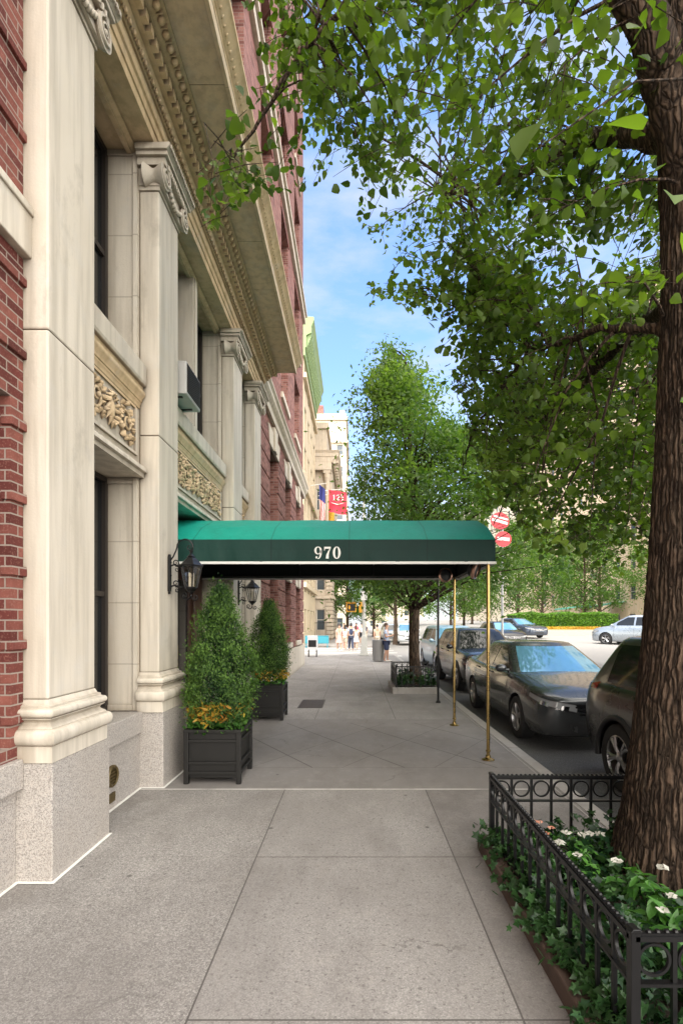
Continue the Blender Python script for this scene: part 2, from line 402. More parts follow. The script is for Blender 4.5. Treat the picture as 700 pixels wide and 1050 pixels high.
# reveals (inner order) that frame each window bay
for y0, y1, top in ((3.86,5.04,1),(5.62,8.16,1),(8.80,9.93,1)):
    for yy, s in ((y0, 1), (y1, -1)):
        for z0, z1 in ((.775,3.13),(4.285,ARCH)):
            if y0 == 5.62 and z0 < 1: z0 = .02
            # raised border of the jamb panel
            ya, yb = (yy, yy+.018) if s > 0 else (yy-.018, yy)
            mb.box(-2.245,-2.195,ya,yb,z0,z1-.003); mb.box(-2.55,-2.247,ya,yb,z1-.06,z1-.003); mb.box(-2.50,-2.247,ya,yb,z0,z0+.06)
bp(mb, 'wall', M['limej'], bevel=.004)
mb = MB(); mb.box(-9,-3.0,-6,20.3,.0,7.2); mb.box(-9,-2.62,10.6,20.3,0,7.2); mb.box(-9,-2.62,-6,3.0,0,7.2)
bp(mb, 'inner_wall', M['seat'])

# granite base
mb = MB()
mb.box(-3,-2.165,3.0,10.6,-.2,.015); mb.box(-3,-2.165,3.86,5.0,.016,.56); mb.box(-3,-2.165,8.80,9.90,.016,.56)
for y0, y1 in ((3.175,3.914),(5.01,5.75),(8.05,8.84),(9.86,10.58)): mb.box(-2.6,-1.93,y0,y1,0,.76)
bp(mb, 'granite_base', M['granite'], bevel=.006)
mb = MB()
for y0, y1 in ((3.917,5.007),(8.843,9.857)): mb.box(-3,-2.135,y0,y1,.563,.772)
mb.box(-3,-2.11,-6,3.172,.60,.79)
mb.each(lambda q: bp(q, 'sill_course', M['granite'], bevel=.008))
mb = MB(); mb.box(-3,-2.16,-6,3.172,-.2,.598); bp(mb, 'granite_base', M['granite'], bevel=.004)
mb = MB(); mb.box(-3,-2.06,10.62,20.32,-.2,.85); bp(mb, 'stone_plinth', M['lime'], bevel=.01)

# pilasters
def base_prof():
    """(outset from shaft, z) going up"""
    q = [(.062,.763),(.062,.868)]
    for k in range(9): a = -PI/2+PI*k/8; q.append((.058+.034*math.cos(a)*1.0, .925+.052*math.sin(a)))
    q += [(.058,.982),(.05,.99)]
    for k in range(7): a = PI*k/6; q.append((.05-.024*math.sin(a), .99+.05*k/6))
    q += [(.05,1.045)]
    for k in range(7): a = -PI/2+PI*k/6; q.append((.038+.026*math.cos(a), 1.075+.028*math.sin(a)))
    q += [(.03,1.108),(.03,1.122),(.012,1.13),(.0,1.16)]
    return q
def three_sided(mb, prof, xb, xf, y0, y1):
    """moulding wrapped round the front and two sides of a pier"""
    n = len(prof)
    for o, z in prof: mb.v += []
    vs = []
    for o, z in prof: vs += [(xb,y0-o,z),(xf+o,y0-o,z),(xf+o,y1+o,z),(xb,y1+o,z)]
    fs = [(4*i+k, 4*i+k+1, 4*i+5+k, 4*i+4+k) for i in range(n-1) for k in range(3)]
    fs += [(0,3,2,1), (4*n-4,4*n-3,4*n-2,4*n-1)]
    mb.add(vs, fs)
def spiral(mb, c, r0, nrm, turns=2.3, wdt=.30, d=.03, seg=46, flip=1, start=PI/2):
    """flat raised spiral ribbon in the YZ plane at x=c[0]"""
    pts = []
    for k in range(seg+1):
        t = k/seg; a = start + flip*turns*2*PI*t; r = r0*(1-t)**1.1*.93 + r0*.07
        pts.append((a, r))
    vs = []; fs = []
    for a, r in pts:
        w = r*wdt
        for rr, dx in ((r, 0), (r-w*.15, d), (r-w*.85, d), (r-w, 0)): vs.append((c[0]+dx, c[1]+rr*math.cos(a), c[2]+rr*math.sin(a)))
    for i in range(len(pts)-1):
        for k in range(3): fs.append((4*i+k, 4*i+k+1, 4*i+4+k+1, 4*i+4+k))
    mb.add(vs, fs)
def pilaster(y0, y1):
    XF = -1.99
    mb = MB(); mb.box(-2.188,XF,y0,y1,1.16,3.565); mb.box(-2.188,XF,y0,y1,3.569,6.05)
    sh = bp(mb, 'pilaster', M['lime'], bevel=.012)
    tag(sh, None)
    mb = MB(); three_sided(mb, base_prof(), -2.188, XF, y0, y1); bp(mb, 'pilaster_base', M['lime'], sh, smooth=35)
    # Ionic capital
    mb = MB(); yc = (y0+y1)/2; hw = (y1-y0)/2
    # neck bead, echinus, abacus
    mb.box(-2.188, XF+.012, y0-.012, y1+.012, 6.052, 6.09)
    mb.box(-2.188, XF+.045, y0-.02, y1+.02, 6.092, 6.27)
    mb.box(-2.188, XF+.085, y0-.055, y1+.055, 6.272, 6.345)
    mb.box(-2.188, XF+.115, y0-.085, y1+.085, 6.347, 6.385)
    mb.extrude([(-2.188,6.387),(XF+.12,6.387),(XF+.15,6.42),(XF+.15,ARCH-.003),(-2.188,ARCH-.003)], 'y', y0-.11, y1+.11)
    for k in range(13):      # egg row
        yy = y0+(y1-y0)*(k+.5)/13; mb.ball((XF+.088, yy, 6.30), (.018,.017,.03), 8, 6)
    for k in range(17): mb.box(XF+.151, XF+.162, y0-.1+(y1-y0+.2)*(k+.15)/17, y0-.1+(y1-y0+.2)*(k+.75)/17, 6.40, 6.437)
    for s in (-1, 1):
        cy = yc+s*(hw+.005); r = .115
        mb.lathe([(.001,-.0),(r,-.0),(r*.86,-.04),(r*.62,-.09),(r*.6,-.12),(r*.86,-.17),(r,-.20),(.001,-.20)], (XF+.07, cy, 6.19), 20, 'x')
        spiral(mb, (XF+.072, cy, 6.19), r, 1, flip=s, start=PI/2, d=.018)
        mb.ball((XF+.082, cy, 6.19), (.012,.02,.02), 8, 6)
    # garland hanging between the scrolls
    for k in range(11):
        t = k/10; yy = yc-hw*.72+2*hw*.72*t; zz = 6.2-.10*math.sin(PI*t); mb.ball((XF+.058, yy, zz), (.028,.024,.026), 8, 6)
    bp(mb, 'capital', M['lime'], sh, smooth=35)
    # leafy console scroll hanging down in front of the capital


    return sh
for y0, y1 in ((3.23,3.81),(5.055,5.60),(8.17,8.77),(9.90,10.52)): pilaster(y0, y1)

# spandrels, sills and lintels of the bays
def carve(mb, y0, y1, z0, z1, seed=3, x=-2.2):
    """acanthus-like relief: curling stems and swollen leaves on a sunk panel"""
    rnd = random.Random(seed); yc = (y0+y1)/2; zc = (z0+z1)/2; H = (z1-z0); 
    mb.ball((x+.01, yc, zc), (.04, H*.15, H*.26), 12, 8)
    for k in range(14):
        a = 2*PI*k/14; mb.tube([(x,yc+math.cos(a)*H*.13,zc+math.sin(a)*H*.22),(x+.05,yc+math.cos(a)*H*.22,zc+math.sin(a)*H*.33),(x+.02,yc+math.cos(a+.3)*H*.3,zc+math.sin(a+.3)*H*.42)], [.012,.02,.004], 6)
    L = (y1-y0)/2-.04
    for s in (-1, 1):
        nsc = max(1, round(L/(H*.72)))
        for i in range(nsc):
            cy = yc+s*(H*.32+(L-H*.32)*(i+.5)/nsc); r = H*.34; fl = 1 if i % 2 else -1
            pts = []; rad = []
            for k in range(26):
                t = k/25; a = fl*s*(PI*.2+t*2.05*2*PI*.9); q = r*(1-t*.86); pts.append((x+.012+.03*t, cy+q*math.cos(a), zc+q*math.sin(a))); rad.append(.020*(1-t*.45))
            mb.tube(pts, rad, 7)
            mb.ball((x+.055, cy, zc), .024, 8, 6)
            for k in range(30):
                a = 2*PI*k/15+rnd.random()*.3; q = r*(.70+.75*rnd.random())
                py, pz = cy+q*math.cos(a), zc+q*math.sin(a)
                if pz < z0+.02 or pz > z1-.02 or py < y0+.02 or py > y1-.02: continue
                l = H*(.09+.06*rnd.random()); dy, dz = math.cos(a+fl*.8)*l, math.sin(a+fl*.8)*l
                mb.tube([(x+.005,py-dy*.6,pz-dz*.6),(x+.035,py,pz),(x+.02,py+dy*.7,pz+dz*.7)], [.012,.021+rnd.random()*.009,.003], 6)
def bay(y0, y1, door=False, seed=1):
    mb = MB()
    mb.box(-3,-2.19,y0,y1,3.245,4.048)                       # spandrel body
    sp = bp(mb, 'spandrel', M['limej'])
    mb = MB()                                              # sill
    mb.extrude([(-3,4.05),(-2.115,4.05),(-2.105,4.075),(-2.105,4.245),(-2.13,4.278),(-3,4.278)], 'y', y0+.003, y1-.003)
    sill = bp(mb, 'window_sill', M['lime'], bevel=.006)
    mb = MB()                                              # bed mould under the sill and panel frame
    mb.extrude([(-2.189,3.83),(-2.178,3.83),(-2.175,3.86),(-2.165,3.875),(-2.165,3.89),(-2.155,3.895),(-2.15,3.92),(-2.125,3.95),(-2.12,3.965),(-2.12,3.985),(-2.145,4.0),(-2.145,4.048),(-2.189,4.048)], 'y', y0+.003, y1-.003)
    mb.extrude([(-2.189,3.79),(-2.172,3.79),(-2.172,3.805),(-2.182,3.812),(-2.182,3.828),(-2.189,3.828)], 'y', y0+.07, y1-.07)
    bp(mb, 'moulding', M['lime_warm'], sp, smooth=30)
    mb = MB(); 
    for a, b in ((y0+.07,y0+.115),(y1-.115,y1-.07)): mb.box(-2.189,-2.168,a,b,3.36,3.788)
    mb.box(-2.189,-2.168,y0+.07,y1-.07,3.33,3.358)
    mb.extrude([(-3,3.243),(-2.14,3.243),(-2.125,3.235),(-2.105,3.215),(-2.10,3.195),(-2.10,3.178),(-2.135,3.172),(-2.135,3.13),(-3,3.13)], 'y', y0+.003, y1-.003)
    bp(mb, 'lintel', M['lime'], smooth=30)
    mb = MB(); carve(mb, y0+.12, y1-.12, 3.37, 3.785, seed); bp(mb, 'carved_panel', M['lime_warm'], sp, smooth=60)
bay(3.862,5.038,seed=2); bay(5.622,8.158,seed=5); bay(8.802,9.928,seed=8)

# windows in the bays
def sash(y0, y1, z0, z1, x=-2.53, nv=2, parent=None, frame=M['dark_frame'], name='window'):
    mb = MB(); w = .05
    mb.box(x-.03,x+.03,y0,y0+w,z0,z1); mb.box(x-.03,x+.03,y1-w,y1,z0,z1); mb.box(x-.028,x+.028,y0+w,y1-w,z1-w,z1); mb.box(x-.028,x+.028,y0+w,y1-w,z0,z0+w)
    zm = (z0+z1)/2; mb.box(x-.02,x+.02,y0+w,y1-w,zm-.025,zm+.025)
    o = bp(mb, name, frame)
    mb = MB(); mb.box(x-.05,x-.01,y0+.01,y1-.01,z0+.01,z1-.01); bp(mb, 'pane', M['dark_glass'], o); return o
for y0, y1 in ((3.862,5.038),(8.802,9.928)):
    sash(y0,y1,.776,3.128); sash(y0,y1,4.28,6.448)
sash(5.622,6.83,4.28,6.448); sash(7.0,8.158,4.28,6.448)
mb = MB(); mb.box(-2.57,-2.22,6.832,6.998,4.28,6.448); mb.box(-2.218,-2.205,6.865,6.965,4.30,6.43); bp(mb, 'mullion', M['lime'], bevel=.005)
# entrance
mb = MB()
for a, b in ((5.64,6.0),(7.75,8.14)): mb.box(-2.62,-2.50,a,b,0,3.125)
mb.box(-2.62,-2.5,6.0,7.75,2.45,3.125); mb.box(-2.62,-2.52,6.86,6.90,0,2.45)
dr = bp(mb, 'doorway', M['wood_door'], bevel=.01)
for a, b in ((6.0,6.86),(6.9,7.75)):
    mb = MB(); mb.box(-2.6,-2.55,a+.01,a+.12,.02,2.44); mb.box(-2.6,-2.55,b-.12,b-.01,.02,2.44); mb.box(-2.598,-2.552,a+.12,b-.12,2.3,2.44); mb.box(-2.598,-2.552,a+.12,b-.12,.02,.4)
    d = bp(mb, 'door', M['wood_door'], bevel=.006)
    mb = MB(); mb.box(-2.585,-2.57,a+.12,b-.12,.4,2.3); bp(mb, 'pane', M['dark_glass'], d)
    mb = MB(); yy = b-.07 if a < 6.5 else a+.07; mb.tube([(-2.55,yy,.95),(-2.49,yy,1.0),(-2.49,yy,1.35),(-2.55,yy,1.4)], .012, 8); bp(mb, 'handle', M['brass'], d)

# entablature and great cornice
Y0, Y1 = 2.95, 10.72
mb = MB()
mb.extrude([(-3.1,ARCH),(-2.0,ARCH),(-2.0,6.54),(-1.985,6.545),(-1.985,6.63),(-1.965,6.64),(-1.955,6.67),(-1.955,6.685),(-1.975,6.69),(-1.975,6.78),(-3.1,6.78)], 'y', Y0, Y1-.1)
bp(mb, 'architrave', M['lime_warm'], smooth=25)
mb = MB()   # inner soffit moulding along the window heads
for a, b in ((3.83,5.03),(5.62,8.15),(8.8,9.92)): mb.extrude([(-2.30,6.449),(-2.20,6.449),(-2.20,6.43),(-2.225,6.415),(-2.25,6.41),(-2.25,6.40),(-2.30,6.40)], 'y', a, b)
bp(mb, 'soffit_moulding', M['lime_warm'], smooth=25)
mb = MB()
mb.extrude([(-3.1,6.782),(-1.955,6.782),(-1.945,6.80),(-1.91,6.835),(-1.90,6.85),(-1.895,6.862),(-3.1,6.862)], 'y', Y0, Y1-.06)
n = 0; yy = Y0+.03
while yy < Y1-.1:                       # leaf-and-dart
    mb.ball((-1.925, yy, 6.815), (.022,.026,.03), 6, 5); mb.box(-1.96,-1.925,yy+.034,yy+.046,6.79,6.845); yy += .08
bp(mb, 'leaf_moulding', M['lime_warm'], smooth=35)
mb = MB(); yy = Y0+.02
while yy < Y1-.12: mb.box(-1.893,-1.79,yy,yy+.062,6.866,6.945); yy += .108
mb.box(-3.1,-1.845,Y0,Y1-.05,6.864,6.95); mb.box(-3.1,-1.78,Y0,Y1-.03,6.952,6.968)
bp(mb, 'dentils', M['lime_warm'])
mb = MB()
mb.extrude([(-3.1,6.97),(-1.77,6.97),(-1.745,6.985),(-1.69,7.025),(-1.66,7.045),(-1.66,7.055),(-3.1,7.055)], 'y', Y0, Y1-.02)
yy = Y0+.05
while yy < Y1-.05:
    mb.ball((-1.715, yy, 7.0), (.036,.034,.040), 10, 7); mb.box(-1.74,-1.68,yy+.05,yy+.058,6.985,7.04); yy += .108
bp(mb, 'egg_moulding', M['lime_warm'], smooth=40)
mb = MB(); y = Y0
while y < Y1-.01:                        # corona slabs with open joints
    y2 = min(y+1.02, Y1)
    mb.box(-3.1,-1.30,y,y2-.006,7.058,7.15); mb.box(-1.298,-1.262,y,y2-.004,7.03,7.152); y = y2
bp(mb, 'corona', M['soffit'])
mb = MB()
mb.extrude([(-3.1,7.154),(-1.258,7.154),(-1.25,7.175),(-1.235,7.185),(-1.235,7.20),(-1.215,7.215),(-1.19,7.25),(-1.155,7.285),(-1.135,7.30),(-1.135,7.335),(-3.1,7.37)], 'y', Y0-.02, Y1+.04)
mb2 = MB(); yy = Y0
bp(mb, 'cornice_moulding', M['lime_warm'], smooth=25)
mb = MB()
while yy < Y1: mb.ball((-1.225, yy, 7.235), (.026,.022,.030), 8, 6); yy += .07
bp(mb, 'cornice_ornament', M['lime_warm'], smooth=50)

# brick to the left of the pilasters
mb = MB()
facade(mb, (-2.15,0,0), (0,1,0), (1,0,0), [-6,-1.9,-.7,1.9,3.106,3.224], [.792,.87,3.08,4.02,6.45], {(1,1),(3,1)}, .36)
mb.box(-2.8,-2.15,3.2235,3.2245,.8,6.4)
bp(mb, 'brick_wall', M['brick'])
mb = MB(); z = 1.02
while z < 6.3:
    if not 3.95 < z < 4.4:
        seg = [(-6,3.236)] if z > 3.12 else [(-6,-1.9),(-.7,1.9),(3.09,3.236)]
        for a, b in seg: mb.box(-2.2,-2.128,a,b,z,z+.060)
    z += .067*7
mb.each(lambda q: bp(q, 'brick_band', M['brick'], bevel=.004))
mb = MB(); mb.box(-2.2,-2.095,-6,3.245,4.02,4.34); mb.box(-2.2,-2.08,-6,3.25,4.29,4.345)
bp(mb, 'stone_band', M['lime'], bevel=.008)
for a, b in ((1.9,3.106),(-1.9,-.7)):
    mb = MB(); x=-2.46
    mb.box(x-.03,x+.03,a,a+.07,.87,3.08); mb.box(x-.03,x+.03,b-.07,b,.87,3.08); mb.box(x-.03,x+.03,a+.07,b-.07,3.0,3.08); mb.box(x-.02,x+.02,a+.07,b-.07,1.95,2.0)
    o = bp(mb, 'window', M['dark_frame']); mb = MB(); mb.box(x-.05,x-.01,a,b,.87,3.08); bp(mb, 'pane', M['dark_glass'], o)

# rusticated brick beyond the pilasters
us = [10.6,12.3,13.6,15.0,16.3,17.7,19.0,20.3]; zs = [.852,1.05,3.0,4.0,6.1,6.78]
mb = MB(); holes = {(i,j) for i in (1,3,5) for j in (1,3)}
facade(mb, (-2.14,0,0), (0,1,0), (1,0,0), us, zs, holes, .34)
mb.box(-6,-2.14,20.295,20.305,.852,30)
bp(mb, 'brick_wall', M['brick_up'])
mb = MB(); z = .88
while z < 6.2:
    z1 = z+.40
    for i in (0,2,4,6): mb.box(-2.2,-2.10,us[i]+.002,us[i+1]+(.0 if i<6 else .02),z,z1)
    if 3.02 < z and z1 < 4.0:
        for i in (1,3,5): mb.box(-2.2,-2.105,us[i]+.006,us[i+1]-.006,z,z1)
    z = z1+.035
bp(mb, 'brick_rustication', M['brick_up'], bevel=.01)
mb = MB()
for i in (1,3,5):
    a, b = us[i], us[i+1]; c = (a+b)/2
    for zt in (3.0, 6.1):
        mb.extrude([(c-.16,zt+.0),(c+.16,zt+.0),(c+.24,zt+.58),(c-.24,zt+.58)], 'x', -2.2, -2.04)
        mb.extrude([(a-.1,zt+.003),(c-.165,zt+.003),(c-.235,zt+.45),(a-.25,zt+.45)], 'x', -2.2, -2.085)
        mb.extrude([(c+.165,zt+.003),(b+.1,zt+.003),(b+.25,zt+.45),(c+.235,zt+.45)], 'x', -2.2, -2.085)
    for zb in (1.0, 3.95): mb.box(-2.2,-2.04,a-.08,b+.08,zb-.1,zb+.05)
mb.each(lambda q: bp(q, 'lintel_stone', M['lime'], bevel=.006))
for i in (1,3,5):
    for z0, z1 in ((1.052,2.998),(4.002,6.098)): sash(us[i],us[i+1],z0,z1,-2.40)
# string course over the brick
mb = MB(); mb.extrude([(-3.1,6.782),(-2.05,6.782),(-2.04,6.95),(-1.98,7.0),(-1.95,7.05),(-1.95,7.14),(-1.90,7.19),(-1.90,7.23),(-3.1,7.30)], 'y', Y1+.045, 20.42)
bp(mb, 'string_course', M['lime'], smooth=25)
mb = MB(); mb.extrude([(-3.1,6.782),(-2.08,6.782),(-2.04,6.95),(-1.98,7.0),(-1.95,7.14),(-1.90,7.23),(-3.1,7.30)], 'y', -6, Y0-.03); bp(mb, 'string_course', M['lime'], smooth=25)

# upper storeys
cols = [(-4.6,-3.2),(-1.4,0.0),(1.6,3.0),(4.9,6.3),(8.1,9.5),(11.2,12.6),(14.3,15.7),(17.4,18.8)]
rows = [(8.3+3.25*k, 10.3+3.25*k) for k in range(7)]
us = [-6]+[v for c in cols for v in c]+[20.3]; zs = [7.3]+[v for r in rows for v in r]+[31.5]
mb = MB(); facade(mb, (-2.12,0,0), (0,1,0), (1,0,0), us, zs, {(2*i+1,2*j+1) for i in range(len(cols)) for j in range(len(rows))}, .28)
mb.box(-9,-2.12,-6,20.29,31.5,31.7)
bp(mb, 'upper_brick_wall', M['brick_up'])
first = None
for j, (z0, z1) in enumerate(rows):
    for i, (a, b) in enumerate(cols):
        if first is None:
            mb = MB(); x = -.26; w = (b-a); h = z1-z0
            mb.box(x-.03,x+.03,0,.06,0,h); mb.box(x-.03,x+.03,w-.06,w,0,h); mb.box(x-.028,x+.028,.06,w-.06,h-.06,h); mb.box(x-.028,x+.028,.06,w-.06,0,.06); mb.box(x-.025,x+.025,.06,w-.06,h/2-.03,h/2+.03)
            first = mb.build('upper_window', plain('pale_sash', (.42,.38,.33), .6), B)
            mb = MB(); mb.box(x-.05,x-.015,.01,w-.01,.01,h-.01); p = mb.build('pane', M['dark_glass'], first)
            mb = MB(); mb.box(-.06,.07,-.1,w+.1,-.16,-.003); s_ = mb.build('window_sill', M['lime'], first)
            first.location = (-2.12+2.2, a-7, z0)
        else: dup(first, loc=(-2.12+2.2, a-7, z0), parent=B)
mb = MB()
for z in (13.9, 23.6): mb.box(-2.2,-2.02,-6,20.34,z,z+.28); mb.box(-2.2,-1.95,-6,20.36,z+.283,z+.40)
mb.each(lambda q: bp(q, 'string_course', M['lime']))
mb = MB()
for j, (z0, z1) in enumerate(rows):
    for a, b in cols: mb.box(-2.18,-2.095,a-.12,b+.12,z1+.003,z1+.26)
mb.each(lambda q: bp(q, 'window_lintel', M['brick']))
mb = MB(); mb.box(-9,-1.1,-6,20.9,31.7,32.3); bp(mb, 'roof_cornice', M['lime'])

# round vent in the granite and the air conditioner
mb = MB(); mb.lathe([(.075,0),(.098,.0),(.098,.018),(.085,.028),(.07,.018)], (-2.163,4.42,.30), 28, 'x'); mb.lathe([(0,.0),(.07,.002)], (-2.162,4.42,.30), 28, 'x')
for k in range(5): mb.box(-2.162,-2.148,4.425-.06,4.425+.06,.24+k*.028,.252+k*.028)
mb.box(-2.163,-2.15,4.37,4.47,.07,.15)
solo(mb, 'round_vent', M['bronze'], 'round weathered bronze vent plate set in the low granite wall', 'vent', (-2.16,4.42,.3), smooth=30)
A = thing('air_conditioner', 'white box air conditioner sticking out of the upper window', 'air conditioner', (-2.0,5.95,4.28))
ao = (-2.0,5.95,4.28)
ML = plain('aged_white_enamel', (.46,.455,.44), .45, var=.08, scale=4)
mb = MB(); mb.box(-2.5,-1.93,5.69,6.21,4.29,4.67); mb.build('casing', ML, A, off=ao, bevel=.012)
mb = MB()
for k in range(12): mb.extrude([(-1.928,4.33+k*.026),(-1.917,4.333+k*.026),(-1.917,4.34+k*.026),(-1.928,4.345+k*.026)], 'y', 5.73, 6.17)
mb.build('grille', M['dark_frame'], A, off=ao)
mb = MB(); mb.box(-1.9285,-1.925,5.72,6.18,4.325,4.65); mb.build('coil', M['seat'], A, off=ao)
mb = MB(); mb.tube([(-2.05,5.78,4.29),(-2.1,5.78,4.285),(-2.12,5.78,4.27)], .012, 6); mb.box(-2.4,-2.0,5.76,5.79,4.279,4.289); mb.box(-2.4,-2.0,6.1,6.13,4.279,4.289); mb.each(lambda q: q.build('bracket', M['iron'], A, off=ao))
# ------------------------------------------------------------------ canopy
def canvas(name, col, rough=.55):
    a = N(name); p = a.pos(); w = a.noise(a.scale(p, (1,.3,1)), 2.2, 4)
    c = a.mix(w, tuple(k*.75 for k in col), tuple(k*1.25 for k in col)); x = a.xyz(p)[0]
    # the colour pales towards the house end
    c = a.mix(a.ramp(a.m('MULTIPLY_ADD', x, .25, .55), [(.05,.55),(.5,0)]), c, (col[0]+.02, min(1,col[1]*1.6+.03), min(1,col[2]*1.6+.025)))
    fx = a.m('FRACT', a.m('DIVIDE', a.m('ADD', x, 2.9), .94)); sm_ = a.m('LESS_THAN', fx, .018); c = a.mix(a.m('MULTIPLY', sm_, .45), c, tuple(k*.3 for k in col))
    c = a.mix(a.ramp(a.noise(a.scale(p, (3,3,1.2)), 2.5, 6, .7), [(.52,0),(.75,.35)]), c, tuple(k*.5+.01 for k in col))
    h = a.m('ADD', a.noise(a.scale(p, (300,300,300)), 1, 1), a.m('MULTIPLY_ADD', sm_, 2., a.m('MULTIPLY', a.noise(a.scale(p, (1.2,.8,.8)), 3, 3), 9)))
    return a.fin(c, rough, a.bump(h, .2, .01), spec=.22)
GT = canvas('green_canvas_top_lit', (.0,.26,.195), .5); GV = canvas('green_canvas_valance', (.002,.026,.021), .5)  # same canvas; sky light through the slopes is put into the top's colour
WT = plain('white_canvas_trim', (.78,.77,.74), .6, var=.05); UN = plain('dark_canvas_lining', (.004,.008,.007), .9)
X0, X1, YA, YB = -2.56, 1.69, 6.0, 8.145
K = thing('entrance_canopy', 'long green canvas canopy numbered 970 reaching over the pavement on brass poles', 'canopy', (-.2,7.1,0)); KO = (-.2,7.1,0)
prof = [(YA,2.672),(YA+.34,2.885),(YA+.9,3.09),((YA+YB)/2,3.125),(YB-.9,3.09),(YB-.34,2.885),(YB,2.672)]
mb = MB()
def roofpt(i, k, nseg=24):
    y, z = prof[i]; t = k/nseg; x = X0+(X1-X0)*t
    inset = .0*(z-2.672)/.458
    x = X0+(X1-inset-X0)*t
    sag = -.004*math.sin(PI*((t*4.2) % 1))+.003*math.sin(t*31) if 0 < i < 6 else 0
    return (x, y, z+sag)
nS = 48; vs = [roofpt(i,k,nS) for i in range(7) for k in range(nS+1)]
fs = [(i*(nS+1)+k, i*(nS+1)+k+1, (i+1)*(nS+1)+k+1, (i+1)*(nS+1)+k) for i in range(6) for k in range(nS)] + [tuple(i*(nS+1)+nS for i in range(7))]
mb.add(vs, fs); mb.build('roof_cover', GT, K, off=KO, smooth=12)
# valance with faint ripples
mb = MB()
def rip(t, s): return .007*math.sin(t*7.5+s)+.004*math.sin(t*23)
for (a, b, nrm) in (((X0,YA),(X1,YA),(0,-1)), ((X1,YA),(X1,YB),(1,0)), ((X1,YB),(X0,YB),(0,1))):
    L = math.hypot(b[0]-a[0], b[1]-a[1]); n = int(L/.04)
    def fn(u, v):
        e = rip(u*L, a[0])*(1-v)*(1 if .01 < u < .99 else 0)
        return (a[0]+(b[0]-a[0])*u+nrm[0]*e, a[1]+(b[1]-a[1])*u+nrm[1]*e, 2.402+(2.670-2.402)*v)
    mb.grid(fn, n, 3)
mb.build('valance', GV, K, off=KO, smooth=30)
mb = MB()
for (x0,x1,y0,y1) in ((X0,X1+.01,YA-.010,YA+.006),(X1-.006,X1+.010,YA+.007,YB-.007),(X0,X1+.01,YB-.006,YB+.010)): mb.box(x0,x1,y0,y1,2.375,2.405)
mb.build('white_trim', WT, K, off=KO)
mb = MB(); mb.box(X0+.02,X1-.02,YA+.02,YB-.02,2.655,2.662)
for y in (YA+.012, YB-.018): mb.box(X0+.02,X1-.012,y,y+.006,2.41,2.66)
mb.box(X1-.018,X1-.012,YA+.02,YB-.02,2.41,2.66)
mb.build('lining', UN, K, off=KO)
mb = MB()
for x in (X0+.05, -.9, .3, X1-.07): mb.tube([(x,YA+.045,2.41),(x,YA+.045,2.62),(x,YB-.045,2.62),(x,YB-.045,2.41)], .013, 6)
for y in (YA+.045, YB-.045): mb.tube([(X0,y,2.43),(X1-.06,y,2.43)], .015, 6)
mb.tube([(X1-.07,YA+.045,2.40),(X1-.07,YB-.045,2.40)], .012, 6)
mb.build('frame', M['iron'], K, off=KO, smooth=True)
for y in (6.04, 8.10):
    x = 1.612; mb = MB(); mb.tube([(x,y,0.03),(x,y,2.42)], .021, 16); po = mb.build('pole', M['brass'], K, off=KO, smooth=True)
    mb = MB(); mb.lathe([(.0,.002),(.075,.002),(.075,.012),(.05,.02),(.034,.03),(.03,.06),(.021,.065)], (x,y,0), 20); mb.lathe([(.022,0),(.030,.005),(.030,.02),(.022,.026)], (x,y,.10), 16)
    mb.build('base_flange', M['brass'], po, off=KO, smooth=40)
# the digits, drawn as flat shapes with thick and thin strokes
def stroke(mb, pts, wds, y, closed=False):
    """ribbon in the XZ plane at y: pts (x,z), widths"""
    n = len(pts); L = []; Rr = []
    for i in range(n):
        a = pts[(i-1) % n] if closed else pts[max(i-1,0)]; b = pts[(i+1) % n] if closed else pts[min(i+1,n-1)]
        dx, dz = b[0]-a[0], b[1]-a[1]; l = math.hypot(dx, dz) or 1; nx_, nz_ = -dz/l, dx/l; w = wds[i]/2
        L.append((pts[i][0]+nx_*w, y, pts[i][1]+nz_*w)); Rr.append((pts[i][0]-nx_*w, y, pts[i][1]-nz_*w))
    m = n if closed else n-1
    mb.add(L+Rr, [(i, (i+1) % n, n+(i+1) % n, n+i) for i in range(m)])
def ring(mb, cx, cz, rx, rz, thick, thin, y, a0=0, a1=2*PI, n=40):
    closed = abs(a1-a0-2*PI) < 1e-6; pts = []; w = []
    for i in range(n if closed else n+1):
        a = a0+(a1-a0)*i/n; pts.append((cx+rx*math.cos(a), cz+rz*math.sin(a))); w.append(thin+(thick-thin)*abs(math.cos(a))**1.3)
    stroke(mb, pts, w, y, closed)
